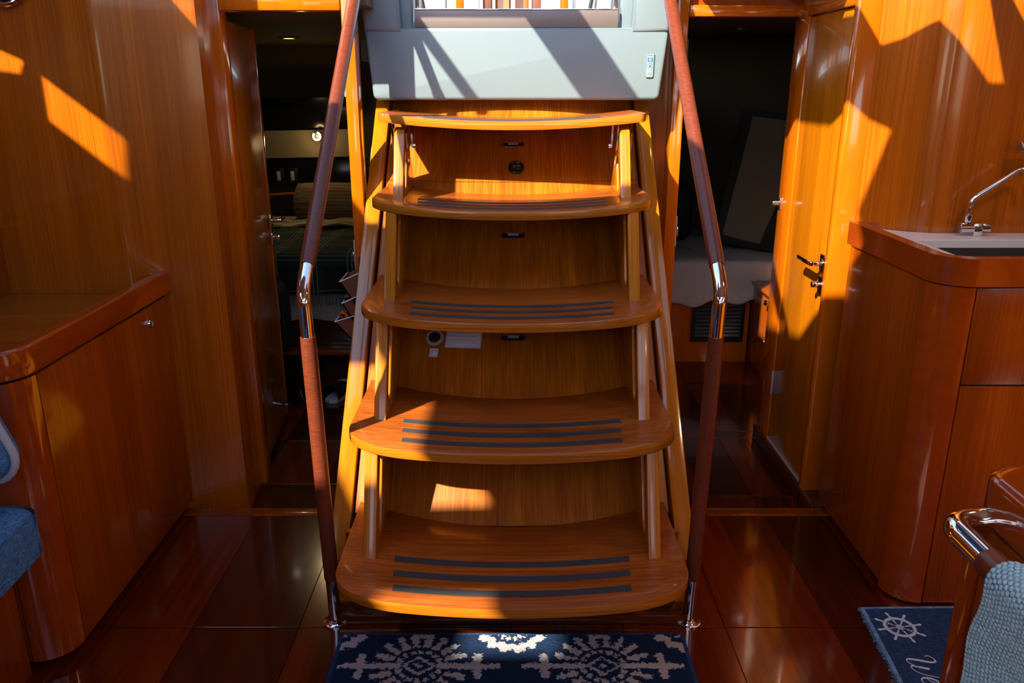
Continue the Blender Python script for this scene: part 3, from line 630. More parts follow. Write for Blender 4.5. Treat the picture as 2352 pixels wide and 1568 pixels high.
# ------------------------------------------------------------------ left cabinet and its counter
XL = -1.11
cl = thing('chart_cabinet', 'glossy red brown wooden cabinet left of the stairs', 'cabinet', (-1.35, 2.1, 0))
r = 0.085; ycr = 1.765
bodyL = [(XL, 2.505), (XL, ycr)]+arcpts(XL-r, ycr, r, 0, -90, 10)[1:]+[(-1.595, ycr-r), (-1.595, 2.490), (-1.16, 2.49)]
obj('carcass', MB().prism([(x+(-0.006 if x > -1.2 else 0), y) for x, y in bodyL], 'z', 0.03, 0.764), 'gap', cl)
obj('toe_kick', MB().prism([(-1.155, 2.49), (-1.155, ycr), (-1.22, ycr-0.04), (-1.59, ycr-0.04), (-1.59, 2.49)], 'z', 0.0, 0.03), 'gap', cl)
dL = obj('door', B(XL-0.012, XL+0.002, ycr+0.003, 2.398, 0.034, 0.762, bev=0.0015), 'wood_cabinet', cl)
obj('push_latch', MB().lathe([(0, 0.006), (0.006, 0.006), (0.008, 0.004), (0.0085, 0.007), (0.013, 0.006), (0.0145, 0)], (XL+0.002, 2.368, 0.712), (1, 0, 0), 24), 'chrome', dL)
obj('end_stile', B(XL-0.012, XL+0.001, 2.402, 2.505, 0.034, 0.762, bev=0.0015), 'wood_cabinet', cl)
cpost = MB().prism([(XL+0.001, ycr+0.0)]+arcpts(XL-r, ycr, r+0.001, 0, -90, 12)+[(XL-r, ycr-r+0.012)]+arcpts(XL-r, ycr, r-0.012, -90, 0, 12), 'z', 0.031, 0.763)
obj('corner_post', cpost, 'wood_fiddle', cl)
obj('front_door', B(-1.59, XL-r-0.003, ycr-r-0.002, ycr-r+0.01, 0.034, 0.762, bev=0.0015), 'wood_cabinet', cl)
ctl = thing('chart_countertop', 'wooden counter with raised red brown fiddle rail on the left cabinet', 'countertop', (-1.35, 2.1, 0.764))
obj('surface', MB().prism([(XL-0.03, 2.49), (XL-0.03, ycr), (-1.20, ycr-0.055), (-1.597, ycr-0.055), (-1.597, 2.49)], 'z', 0.764, 0.772), 'wood_counter', ctl)
of_ = 0.006; ti = 0.036
outer = [(XL+of_, 2.535), (XL+of_, ycr)]+arcpts(XL-r, ycr, r+of_, 0, -90, 12)[1:]+[(-1.597, ycr-r-of_)]
inner = [(-1.597, ycr-r-of_+ti)]+arcpts(XL-r, ycr, r+of_-ti, -90, 0, 12)+[(XL+of_-ti, 2.505), (XL+of_-ti-0.018, 2.505), (XL+of_-ti-0.018, 2.535-0.01)]
obj('fiddle_rail', MB().plate(outer+inner, [], 0.070, Matrix.Translation((0, 0, 0.773+0.030)), bev=0.006), 'wood_fiddle', ctl, smooth=50)
# chrome rim of a round wall lamp at the top left
rl = thing('porthole_lamp', 'round wall lamp with dark chrome rim at top left', 'lamp', (-1.455, 2.495, 1.60))
obj('rim', MB().tube([(-1.455+0.085*math.cos(a), 2.482, 1.71+0.085*math.sin(a)) for a in [2*PI*k/40 for k in range(41)]], 0.008, 10, cap=False), 'chrome', rl)
obj('inner_rim', MB().tube([(-1.455+0.066*math.cos(a), 2.485, 1.71+0.066*math.sin(a)) for a in [2*PI*k/40 for k in range(41)]], 0.006, 10, cap=False), 'bronze', rl)
obj('dish', MB().lathe([(0, 0.004), (0.06, 0.006), (0.084, 0.012), (0.086, 0)], (-1.455, 2.4995, 1.71), (0, -1, 0), 32), 'black', rl)

# ------------------------------------------------------------------ galley cabinet, worktop, sink, taps
XR = 1.07; r = 0.085; ycr2 = 2.035; YF = ycr2-r
cr = thing('galley_cabinet', 'glossy red brown galley cabinet with rounded corner post on the right', 'cabinet', (1.5, 2.25, 0))
bodyR = [(XR+0.006, 2.515), (XR+0.006, ycr2)]+arcpts(XR+r, ycr2, r-0.006, 180, 270, 10)[1:]+[(1.895, YF+0.006), (1.895, 2.505), (1.31, 2.505)]
obj('carcass', MB().prism(bodyR, 'z', 0.03, 0.925), 'gap', cr)
obj('toe_kick', MB().prism([(1.115, 2.50), (1.115, ycr2), (1.19, YF+0.05), (1.89, YF+0.05), (1.89, 2.50)], 'z', 0.0, 0.03), 'gap', cr)
obj('side_panel', B(XR, XR+0.012, ycr2+0.003, 2.515, 0.028, 0.924, bev=0.0015), 'wood_cabinet', cr)
obj('corner_post', MB().prism(arcpts(XR+r, ycr2, r, 180, 270, 14)+arcpts(XR+r, ycr2, r-0.014, 270, 180, 14), 'z', 0.010, 0.924), 'wood_fiddle', cr)
for k, (z0, z1) in enumerate(((0.012, 0.6635), (0.6685, 0.924))):
    for (x0, x1) in ((XR+r+0.003, 1.52), (1.523, 1.893)):
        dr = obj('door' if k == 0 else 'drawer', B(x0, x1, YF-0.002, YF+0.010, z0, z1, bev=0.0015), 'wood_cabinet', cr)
        obj('push_latch', MB().lathe([(0, 0.006), (0.006, 0.006), (0.008, 0.004), (0.0085, 0.007), (0.013, 0.006), (0.0145, 0)], (x1-0.05, YF-0.002, z1-0.05), (0, -1, 0), 20), 'chrome', dr)
wt = thing('galley_worktop', 'white galley worktop framed by a glossy wooden fiddle rail', 'countertop', (1.5, 2.25, 0.925))
SK = (1.205, 1.80, 2.045, 2.392)
obj('surface', MB().plate([(XR+0.03, 2.60), (XR+0.03, ycr2), (1.13, YF+0.045), (1.895, YF+0.03), (1.895, 2.508), (1.318, 2.508), (1.25, 2.535), (1.19, 2.585)], [rrect(SK[0], SK[1], SK[2], SK[3], 0.02)], 0.038, Matrix.Translation((0, 0, 0.946))), 'worktop', wt)
outer = [(XR-of_, 2.535), (XR-of_, ycr2)]+arcpts(XR+r, ycr2, r+of_, 180, 270, 12)[1:]+[(1.895, YF-of_)]
inner = [(1.895, YF-of_+ti)]+arcpts(XR+r, ycr2, r+of_-ti, 270, 180, 12)+[(XR-of_+ti, 2.490), (XR-of_+ti+0.01, 2.503), (1.15, 2.515), (1.15, 2.535)]
obj('fiddle_rail', MB().plate(outer+inner, [], 0.070, Matrix.Translation((0, 0, 0.963))), 'wood_fiddle', wt, smooth=50)
sk2 = thing('sink', 'dark steel galley sink set into the white worktop', 'sink', (1.5, 2.22, 0.78))
bm_ = MB(); x0, x1, y0, y1 = SK
def ring_wall(mb, x0, x1, y0, y1, z0, z1, t, r_=0.02):
    mb.plate(rrect(x0, x1, y0, y1, r_), [rrect(x0+t, x1-t, y0+t, y1-t, max(r_-t, 0.004))], z1-z0, Matrix.Translation((0, 0, (z0+z1)/2))); return mb
obj('rim_skirt', ring_wall(MB(), x0-0.001, x1+0.001, y0-0.001, y1+0.001, 0.942, 0.964, 0.006), 'worktop', sk2)
obj('bowl', ring_wall(MB(), x0+0.001, x1-0.001, y0+0.001, y1-0.001, 0.78, 0.942, 0.006, 0.03).plate(rrect(x0+0.001, x1-0.001, y0+0.001, y1-0.001, 0.03), [], 0.006, Matrix.Translation((0, 0, 0.783))), 'bowl', sk2)
obj('drain', MB().lathe([(0, 0.003), (0.03, 0.003), (0.042, 0.006), (0.045, 0)], (1.5, 2.22, 0.786), n=24), 'chrome', sk2)
# folding swivel tap
fx, fy = 1.395, 2.462
tp = thing('swivel_tap', 'chrome swivel tap standing behind the galley sink', 'tap', (fx, fy, 0.965))
obj('spout', MB().tube([(fx, fy, 1.005), (fx-0.001, fy, 1.045)]+bez((fx-0.001, fy, 1.052), (fx, fy, 1.078), (fx+0.020, fy-0.005, 1.092), 6)+bez((fx+0.108, fy-0.020, 1.158), (fx+0.146, fy-0.027, 1.190), (fx+0.152, fy-0.030, 1.132), 10), 0.0072, 14), 'chrome', tp)
obj('collar', MB().lathe([(0.0085, 0.042), (0.0108, 0.040), (0.0108, 0.02), (0.0095, 0.018)], (fx, fy, 0.990), n=18), 'chrome', tp)
obj('body', MB().tube([(fx-0.022, fy, 0.990), (fx+0.020, fy, 0.990)], 0.016, 20), 'chrome', tp)
obj('screw_cap', MB().lathe([(0, 0.002), (0.012, 0.0015), (0.013, 0)], (fx-0.022, fy, 0.990), (-1, 0, 0), 18), 'steel', tp)
obj('mount_block', B(fx+0.016, fx+0.042, fy-0.017, fy+0.017, 0.965, 1.006, bev=0.003), 'chrome', tp)
obj('lever', MB().prism([(fx+0.042, 0.981), (fx+0.068, 0.978), (fx+0.074, 1.000), (fx+0.042, 1.004)], 'y', fy-0.012, fy+0.012, bev=0.003), 'chrome', tp)
# second tap head above, entering from the right
t2 = thing('wall_tap', 'chrome tap nozzle reaching in at the right edge above the sink', 'tap', (1.62, 2.44, 1.20))
obj('barrel', MB().tube([(1.500, 2.44, 1.232), (1.66, 2.44, 1.232)], 0.0165, 24), 'chrome', t2)
obj('end_cap', MB().lathe([(0, 0.003), (0.015, 0.002), (0.0165, 0)], (1.500, 2.44, 1.232), (-1, 0, 0), 24), 'steel', t2)
obj('nozzle', MB().lathe([(0.012, 0), (0.011, 0.012), (0.009, 0.016), (0, 0.016)], (1.525, 2.44, 1.222), (0, 0, -1), 16), 'chrome', t2)
obj('riser_pipe', MB().tube([(1.65, 2.44, 1.232), (1.66, 2.44, 0.966)], 0.012, 14), 'chrome', t2)

# ------------------------------------------------------------------ foreground island, grab rail and knitted throw (right)
isl = thing('island_cabinet', 'glossy wooden cabinet end in the right foreground', 'cabinet', (0.9, 0.7, 0))
IX, IY = 0.640, 1.005
obj('carcass', MB().prism([(IX+0.01, IY-0.02), (IX+0.01, 0.2), (1.25, 0.2), (1.25, IY-0.02)], 'z', 0.0, 0.84), 'wood_cabinet', isl)
obj('corner_post', B(IX, IX+0.03, IY-0.040, IY-0.004, 0.0, 0.838, bev=0.005), 'wood_fiddle', isl)
sp_ = obj('side_panel', B(IX+0.002, IX+0.012, 0.205, IY-0.046, 0.005, 0.832, bev=0.0015), 'wood_cabinet', isl)
obj('push_latch', MB().lathe([(0, 0.003), (0.008, 0.003), (0.010, 0.008), (0.019, 0.008), (0.022, 0)], (IX+0.002, 0.872, 0.765), (-1, 0, 0), 28), 'chrome', sp_)
it = thing('island_worktop', 'thick rounded glossy wooden rim of the foreground island', 'countertop', (0.9, 0.7, 0.84))
ro = arcpts(IX+0.055, IY-0.045, 0.055, 180, 90, 10)+[(1.26, IY+0.035), (1.26, 0.19), (IX, 0.19)]
ri = arcpts(IX+0.075, IY-0.065, 0.032, 180, 90, 8)+[(1.22, IY-0.01), (1.22, 0.23), (IX+0.043, 0.23)]
obj('rim', MB().plate(ro, [ri], 0.072, Matrix.Translation((0, 0, 0.868)), bev=0.012), 'wood_fiddle', it, smooth=60)
obj('surface', MB().prism([(IX+0.03, IY-0.03), (1.24, IY+0.0), (1.24, 0.21), (IX+0.03, 0.21)], 'z', 0.840, 0.850), 'worktop', it)
gr = thing('grab_rail', 'chrome grab rail with brown leather grip on the foreground island', 'rail', (IX, 0.7, 0.85))
RZ = 0.845
RX = IX-0.055
gp = [Vector((IX+0.004, 0.958, RZ+0.002)), Vector((IX-0.010, 0.958, RZ+0.001))]+bez((IX-0.014, 0.958, RZ), (RX-0.006, 0.962, RZ), (RX, 0.905, RZ), 12)+[Vector((RX, 0.80, RZ)), Vector((RX, 0.5, RZ)), Vector((RX, 0.36, RZ))]+bez((RX, 0.34, RZ), (RX, 0.29, RZ), (IX+0.004, 0.29, RZ), 8)
obj('tube', MB().tube(gp, 0.0172, 24), 'chrome', gr)
obj('leather_grip', MB().tube([(RX, 0.862, RZ), (RX, 0.858, RZ), (RX, 0.7, RZ), (RX, 0.40, RZ)], [0.0178, 0.0192, 0.0192, 0.0185], 24), 'leather', gr)
def knit_mesh():
    ny, ns = 220, 520
    y0, y1 = 0.822, 0.50; Ls = 0.80
    Y, Sv = np.meshgrid(np.linspace(0, 1, ny), np.linspace(0, 1, ns), indexing='ij')
    rr = 0.0212; s = Sv*Ls
    up = 0.17; arc = PI*rr
    x = np.zeros_like(s); z = np.zeros_like(s); nx = np.zeros_like(s); nz = np.zeros_like(s)
    cx, cz = RX, RZ
    a = s < up; b = (s >= up) & (s < up+arc); c = s >= up+arc
    x[a] = cx+rr+0.008*0; z[a] = cz-(up-s[a]); nx[a] = 1
    th = (s[b]-up)/rr; x[b] = cx+rr*np.cos(th); z[b] = cz+rr*np.sin(th); nx[b] = np.cos(th); nz[b] = np.sin(th)
    d = s[c]-up-arc; x[c] = cx-rr+0.006*np.sin(d*5); z[c] = cz-d; nx[c] = -1
    edge = 0.004*np.sin(s*23)+0.003*np.sin(s*61+1)
    yy = y0+(y1-y0)*Y+edge*(1-Y)+np.where(c, (s-up-arc)*0.03, 0)*(1-Y)
    P = 0.0058
    iy = (Y*(y0-y1))/P; isv = s/P
    h = np.abs(np.sin(PI*iy))*np.abs(np.sin(PI*(isv+0.5*np.floor(iy))))
    fold = 0.006*np.sin(Y*14+1.3*np.sin(s*4))*np.clip((s-up)/0.2, 0, 1)
    hh = 0.0030*h+fold
    V = np.stack([x+nx*hh, yy, z+nz*hh], -1).reshape(-1, 3)
    idx = np.arange(ny*ns).reshape(ny, ns)
    F = np.stack([idx[:-1, :-1], idx[1:, :-1], idx[1:, 1:], idx[:-1, 1:]], -1).reshape(-1, 4)
    base = np.array([0.15, 0.42, 0.66]); hi = np.array([0.62, 0.90, 1.0])
    k = np.clip(h, 0, 1).reshape(-1, 1)**1.2
    return V, F, base+(hi-base)*k
def npobj(name, V, F, colr, material, base, parent=None):
    me = bpy.data.meshes.new(name); V = V-np.array(base)
    me.vertices.add(len(V)); me.vertices.foreach_set('co', V.astype(np.float32).ravel())
    me.loops.add(F.size); me.loops.foreach_set('vertex_index', F.astype(np.int32).ravel())
    me.polygons.add(len(F)); me.polygons.foreach_set('loop_start', np.arange(0, F.size, 4, dtype=np.int32)); me.polygons.foreach_set('loop_total', np.full(len(F), 4, dtype=np.int32))
    me.update(calc_edges=True); me.validate()
    me.polygons.foreach_set('use_smooth', [True]*len(F))
    ca = me.color_attributes.new('col', 'FLOAT_COLOR', 'POINT'); ca.data.foreach_set('color', np.concatenate([colr, np.ones((len(colr), 1))], 1).astype(np.float32).ravel())
    me.materials.append(M[material]); o = bpy.data.objects.new(name, me); C.objects.link(o)
    if parent is not None: o.parent = parent
    else: o.location = base
    return o
V, F, col_ = knit_mesh()
kt = npobj('knitted_throw', V, F, col_, 'knit', (IX-0.09, 0.67, 0.25))
sd = kt.modifiers.new('thick', 'SOLIDIFY'); sd.thickness = 0.004; sd.offset = -1
tag(kt, 'chunky light blue knitted throw hanging over the grab rail', 'throw')

# ------------------------------------------------------------------ patterned rug at the foot of the stairs
rx0, rx1, ry0, ry1 = -0.458, 0.458, 1.26, 1.822
nx_, ny_ = 560, 340
X, Y = np.meshgrid(np.linspace(rx0, rx1, nx_), np.linspace(ry0, ry1, ny_), indexing='ij')
rng = np.random.default_rng(5)
def smooth_noise(shape, cells):
    g = rng.standard_normal((cells+2, cells+2)); u = np.linspace(0, cells, shape[0]); v = np.linspace(0, cells, shape[1])
    iu = u.astype(int); iv = v.astype(int); fu = (u-iu)[:, None]; fv = (v-iv)[None, :]
    a = g[np.ix_(iu, iv)]; b = g[np.ix_(iu+1, iv)]; c = g[np.ix_(iu, iv+1)]; d = g[np.ix_(iu+1, iv+1)]
    return a*(1-fu)*(1-fv)+b*fu*(1-fv)+c*(1-fu)*fv+d*fu*fv
jx = 0.0030*smooth_noise(X.shape, 130)+0.0016*smooth_noise(X.shape, 260); jy = 0.0030*smooth_noise(X.shape, 110)+0.0016*smooth_noise(X.shape, 230)
def medallion(cx, cy, big):
    dx = X+jx-cx; dy = Y+jy-cy; rr = np.hypot(dx, dy); a = np.arctan2(dy, dx); m_ = np.zeros_like(X, bool)
    if big:
        dia = np.abs(dx)*0.8+np.abs(dy)*1.0
        m_ |= (dia < 0.010) | ((dia > 0.026) & (dia < 0.036))
        q = np.abs(np.cos(8*a))
        m_ |= (rr > 0.046) & (rr < 0.060) & (q > 0.55)
        st_ = 2*PI/18; da = np.abs((a+st_/2) % st_-st_/2)*rr
        m_ |= (rr > 0.070) & (rr < 0.124) & (da < 0.0052+0.0055*np.abs(np.sin(rr*PI/0.017))) & (np.abs(dy) > 0.022)
        ax_ = np.abs(dx); ay = np.abs(dy); tooth = 0.004*np.abs(np.sin(dx*PI/0.016))
        m_ |= (ax_ > 0.045) & (ax_ < 0.205) & (ay < 0.0075+tooth-0.004*np.clip((ax_-0.17)/0.03, 0, 1))
        m_ |= (np.abs(ax_-0.148) < 0.0075+0.004*np.abs(np.sin(dy*PI/0.014))) & (ay < 0.046)
        m_ |= (ay > 0.105) & (ay < 0.235) & (ax_ < 0.0075+0.004*np.abs(np.sin(dy*PI/0.016)))
        m_ |= (np.abs(ay-0.165) < 0.0075) & (ax_ < 0.046)
    else:
        q = np.abs(np.cos(7*a)); m_ |= (rr > 0.058+0.008*q) & (rr < 0.080+0.016*q)
        m_ |= (rr > 0.030) & (rr < 0.048) & (q > 0.6); m_ |= rr < 0.012
    return m_
pat = np.zeros_like(X, bool)
for cx in (-0.235, 0.230):
    for cy in (1.690, 1.330): pat |= medallion(cx, cy, True)
for cx in (-0.47, 0.0, 0.465):
    for cy in (1.835, 1.510): pat |= medallion(cx, cy, False)
edge = (X < rx0+0.010) | (X > rx1-0.010) | (Y > ry1-0.010) | (Y < ry0+0.010)
pat &= ~edge
Z = 0.010+0.0016*pat+0.0009*smooth_noise(X.shape, 250)-0.003*edge
V = np.stack([X, Y, Z], -1).reshape(-1, 3); idx = np.arange(nx_*ny_).reshape(nx_, ny_)
F = np.stack([idx[:-1, :-1], idx[1:, :-1], idx[1:, 1:], idx[:-1, 1:]], -1).reshape(-1, 4)
col_ = np.where(pat.reshape(-1, 1), np.array([[0.58, 0.53, 0.58]]), np.array([[0.012, 0.030, 0.090]]))
col_ = np.where(edge.reshape(-1, 1), np.array([[0.012, 0.045, 0.13]]), col_)
rg = thing('rug', 'navy rug with pale snowflake medallions at the foot of the stairs', 'rug', (0, 1.54, 0))
npobj('pile', V, F, col_, 'rug_pile', (0, 1.54, 0), rg)
obj('backing', B(rx0, rx1, ry0, ry1, 0.0002, 0.0075), 'denim_mat', rg)

# ------------------------------------------------------------------ welcome mat with ship's wheel and script
mt = thing('welcome_mat', 'navy denim mat with white ship wheel in front of galley cabinet', 'mat', (1.25, 1.55, 0))
mo = [(0.980, 1.938), (1.55, 1.948), (1.52, 1.10), (0.900, 1.10)]
obj('cloth', MB().prism(mo, 'z', 0.0003, 0.004), 'denim_mat', mt)
hem = [(0.980, 1.938), (1.55, 1.948), (1.55, 1.940), (0.990, 1.931), (0.912, 1.10), (0.900, 1.10)]
obj('frayed_hem', MB().prism(hem, 'z', 0.0031, 0.0052), 'denim_edge', mt)
fz = MB()
for k in range(150):
    t = k/149; x = 0.980-0.080*t; y = 1.938-0.838*t; L = random.uniform(0.004, 0.011)
    fz.prism([(x-L, y+random.uniform(-0.003, 0.003)), (x+0.006, y-0.0016), (x+0.006, y+0.0016)], 'z', 0.0006, 0.0045)
fo = obj('frayed_threads', fz, 'denim_edge', mt, smooth=0); fo['kind'] = 'stuff'
wc = Vector((1.052, 1.851)); W0 = 0.0052
def prt(name, outer, hol=()): return obj(name, MB().plate(outer, hol, 0.0008, Matrix.Translation((wc.x, wc.y, W0-0.0008))), 'white_print', mt, smooth=0)
prt('wheel_rim', arcpts(0, 0, 0.0420, 0, 355, 48), [arcpts(0, 0, 0.0345, 0, 355, 48)])
prt('wheel_inner_ring', arcpts(0, 0, 0.0330, 0, 355, 48), [arcpts(0, 0, 0.0322, 0, 355, 48)])
prt('wheel_hub', arcpts(0, 0, 0.0092, 0, 350, 28), [arcpts(0, 0, 0.0060, 0, 350, 28)])
prt('hub_ring', arcpts(0, 0, 0.0045, 0, 350, 20), [arcpts(0, 0, 0.0028, 0, 350, 20)])
prt('hub_dot', arcpts(0, 0, 0.0014, 0, 340, 12))
for k in range(8):
    a = math.radians(10+45*k)
    R_ = Matrix.Rotation(a, 2)
    def rot(pts): return [tuple(R_@Vector(p)) for p in pts]
    prt('handle', rot([(0.040, -0.0050), (0.046, -0.0032), (0.050, -0.0022), (0.058, -0.0040), (0.063, -0.0032), (0.065, 0), (0.063, 0.0032), (0.058, 0.0040), (0.050, 0.0022), (0.046, 0.0032), (0.040, 0.0050)]))
    prt('spoke', rot([(0.0165, -0.0010), (0.024, -0.0026), (0.024, 0.0026), (0.0165, 0.0010)]))
    prt('spoke_bead', rot([(0.0110, -0.0022), (0.0135, -0.0022), (0.0135, 0.0022), (0.0110, 0.0022)]))
    prt('spoke_tip', rot([(0.0260, -0.0020), (0.0300, -0.0030), (0.0300, 0.0030), (0.0260, 0.0020)]))
def ribbon(pts, wd):
    P = [Vector(p) for p in pts]; L = []; Rr = []
    for i, p in enumerate(P):
        d = (P[min(i+1, len(P)-1)]-P[max(i-1, 0)]).normalized(); nn_ = Vector((-d.y, d.x)); L.append(p+nn_*wd[i]); Rr.append(p-nn_*wd[i])
    return [tuple(p) for p in L+Rr[::-1]]
def cr_spline(pts, n=6):
    out = []; P = [Vector(p) for p in pts]; P = [P[0]]+P+[P[-1]]
    for i in range(1, len(P)-2):
        for k in range(n):
            t = k/n; a, b, c, d = P[i-1:i+3]
            out.append(0.5*((2*b)+(c-a)*t+(2*a-5*b+4*c-d)*t*t+(3*b-a-3*c+d)*t**3))
    return out+[P[-2]]
def pxfloor(zx, zy, z=0.005):      # reading of the lettering off the mat plane (metres)
    px = 1960+zx*280/2335; py = 1380+zy*280/2335; th = math.radians(17.5); u = (px-1176)/1850; v = (py-784)/1850
    dz = -math.sin(th)-v*math.cos(th); t = (z-1.4)/dz; return (u*t, (math.cos(th)-v*math.sin(th))*t)
strokes = [([(1365, 1055), (1430, 1047), (1510, 1085), (1565, 1130), (1560, 1165), (1490, 1172), (1380, 1155), (1230, 1128), (1080, 1108), (1025, 1112), (1030, 1150), (1090, 1195), (1180, 1230), (1260, 1255)], (3, 3, 3, 4, 6, 8, 9, 9, 8, 4, 3, 3, 3, 2)),
           ([(1460, 1298), (1380, 1287), (1260, 1262), (1150, 1238), (1110, 1250), (1140, 1300), (1240, 1360), (1380, 1410), (1520, 1440), (1640, 1465)], (9, 9, 9, 8, 4, 3, 3, 3, 3, 2)),
           ([(1420, 1490), (1480, 1530), (1590, 1570), (1640, 1560), (1590, 1520), (1470, 1480), (1360, 1470), (1310, 1490), (1330, 1540), (1420, 1610), (1540, 1660)], (3, 3, 3, 4, 7, 8, 7, 4, 3, 3, 2))]
for pts, wd in strokes:
    sp2 = cr_spline([pxfloor(*p) for p in pts]); wds = []
    for i in range(len(sp2)):
        t = i/6; k = min(int(t), len(wd)-2); wds.append((wd[k]+(wd[k+1]-wd[k])*(t-k))*0.00042)
    mb = MB(); kk = len(sp2)-1; rb = ribbon(sp2, wds); n2 = len(sp2)
    mb.grid(lambda u, v: (*(Vector(rb[round(u*kk)])*(1-v)+Vector(rb[2*n2-1-round(u*kk)])*v), W0), kk, 1, thick=(0, 0, -0.0006))
    obj('script_letter', mb, 'white_print', mt, smooth=0)

# ------------------------------------------------------------------ blue sofa (left foreground)
def cushion(mb, x0, x1, y0, y1, z0, z1, bev, puff=0.01):
    t = bmesh.new(); bmesh.ops.create_cube(t, size=1)
    bmesh.ops.subdivide_edges(t, edges=t.edges[:], cuts=7, use_grid_fill=True)
    for v in t.verts:
        c = v.co.copy()*2; q = Vector((c.x*math.sqrt(max(0, 1-0.0*c.y*c.y)), c.y, c.z))
        pz = puff*(1-c.x**4)*(1-c.y**4)*abs(c.z)*(1 if c.z > 0 else 0)
        pf = puff*0.6*(1-c.y**4)*(1-c.z**4)*c.x; pe = puff*0.6*(1-c.x**4)*(1-c.z**4)*c.y
        # round the corners with a superellipse
        def rd(a, b_, h): return h
        v.co = Vector(((x0+x1)/2+c.x*(x1-x0)/2+pf, (y0+y1)/2+c.y*(y1-y0)/2+pe, (z0+z1)/2+c.z*(z1-z0)/2+(pz if c.z > 0.99 else 0)))
    eds = [e for e in t.edges if len(e.link_faces) == 2 and e.calc_face_angle(0) > 1.0]
    bmesh.ops.bevel(t, geom=eds, offset=bev, segments=4, affect='EDGES', profile=0.5)
    mb.merge(t); return mb
sb = thing('sofa_base', 'dark wooden sofa base under the blue seat cushion', 'sofa', (-1.4, 1.2, 0))
obj('front_board', B(-1.215, -1.20, 0.2, 1.672, 0.0, 0.345, bev=0.002), 'wood_cabinet', sb)
obj('end_board', B(-1.59, -1.216, 1.655, 1.672, 0.0, 0.345, bev=0.002), 'wood_cabinet', sb)
obj('seat_board', B(-1.59, -1.20, 0.2, 1.672, 0.346, 0.356), 'wood_dark', sb)
sc_ = obj('seat_cushion', cushion(MB(), -1.60, -1.085, 0.25, 1.664, 0.357, 0.490, 0.045, 0.02), 'denim', None, smooth=60); tag(sc_, 'blue denim sofa seat cushion at the left edge', 'cushion', 'blue denim cushions')
bc = thing('scatter_cushion', 'blue denim scatter cushion with white piping at the left edge', 'cushion', (-1.268, 1.585, 0.515))
CR = Matrix.Translation((-1.266, 1.585, 0.700))@Matrix.Rotation(math.radians(-20), 4, 'Y')@Matrix(((1, 0, 0, 0), (0, 0, -1, 0), (0, 1, 0, 0), (0, 0, 0, 1)))
obj('pad', MB().plate(rrect(-0.155, 0.155, -0.155, 0.155, 0.05, 6), [], 0.10, CR, bev=0.03), 'denim', bc, smooth=60)
pp = [CR@Vector((x, z, 0)) for x, z in rrect(-0.161, 0.161, -0.161, 0.161, 0.055, 6)]
obj('piping', MB().tube(pp+[pp[0]], 0.009, 10, cap=False), 'piping', bc)
pb2 = thing('bench_seat', 'blue denim bench seat just showing at the bottom edge', 'bench', (-0.55, 0.85, 0))
obj('cushion', cushion(MB(), -0.76, -0.36, 0.55, 1.118, 0.33, 0.456, 0.030, 0.012), 'denim', pb2, smooth=60)
obj('base', B(-0.72, -0.40, 0.60, 1.06, 0.0, 0.329, bev=0.003), 'wood_cabinet', pb2)

# ------------------------------------------------------------------ left aft cabin
struct('wall_cabin_left_outer', B(-2.1, -2.04, 2.87, 5.5, LOW, 1.66), 'cabin_panel', None, 'hull side of the left cabin', cat='wall')
struct('wall_cabin_left_front', B(-2.1, -1.02, 2.83, 2.87, LOW, 1.66), 'wood_panel', None, 'cabin side of the left bulkhead', cat='wall')
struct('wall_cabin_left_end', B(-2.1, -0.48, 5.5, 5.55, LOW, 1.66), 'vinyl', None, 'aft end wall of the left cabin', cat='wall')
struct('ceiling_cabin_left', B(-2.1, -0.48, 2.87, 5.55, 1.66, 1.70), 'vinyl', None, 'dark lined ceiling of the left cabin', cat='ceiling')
bd = thing('berth', 'wooden berth in the left cabin under a plaid blanket', 'bed', (-1.25, 4.7, LOW))
obj('front_board', B(-2.03, -0.515, 4.02, 4.05, LOW, 0.33, bev=0.003), 'wood_dark', bd)
obj('ledge', B(-2.03, -0.515, 3.93, 4.05, 0.085, 0.11, bev=0.004), 'wood_cabinet', bd)
obj('mattress', cushion(MB(), -2.03, -0.52, 4.0, 5.48, 0.33, 0.575, 0.05, 0.01), 'cream_sheet', bd, smooth=60)
obj('hanging_sheet', MB().grid(lambda u, v: (-1.60+1.08*u, 3.975+0.012*math.sin(u*40), 0.24+0.30*v-0.03*math.sin(u*9)), 40, 4, thick=(0, 0.006, 0)), 'mattress', bd)
bl = thing('plaid_blanket', 'dark plaid blanket with pale lines draped over the left berth', 'blanket', (-1.1, 4.2, 0.40))
def draped(u, v):
    x = -1.62+1.10*u; s = v*1.02; wob = 0.012*math.sin(u*21)+0.006*math.sin(u*47+2)
    if s < 0.20: y, z = 3.955+wob*(1-s/0.2)*0.8, 0.400+s
    elif s < 0.28: a = (s-0.20)/0.08*PI/2; y, z = 3.955+0.05*(1-math.cos(a)), 0.60+0.014*math.sin(a)
    else: y, z = 4.005+(s-0.28), 0.612+0.008*math.sin(u*17+s*9)
    return (x, y, z)
mb = MB().grid(draped, 70, 40, thick=(0, 0.006, -0.006)); bo = obj('cloth', mb, 'plaid', bl, smooth=60)
ul = bo.data.uv_layers.new(name='UVMap')
for lp in bo.data.loops:
    p = bo.data.vertices[lp.vertex_index].co+wloc(bl); s = (p.z-0.40) if p.y < 3.99 else 0.22+(p.y-3.97)
    ul.data[lp.index].uv = (p.x+10, s+10)
fr_ = MB()
for k in range(150):
    x = -1.61+1.08*k/149; y = draped((x+1.62)/1.10, 0)[1]; fr_.tube([(x, y, 0.402), (x+random.uniform(-0.006, 0.006), y-0.004, 0.372), (x+random.uniform(-0.010, 0.010), y+random.uniform(-0.006, 0.004), 0.345)], 0.0022, 5)
fo = obj('fringe', fr_, 'plaid', bl); fo['kind'] = 'stuff'
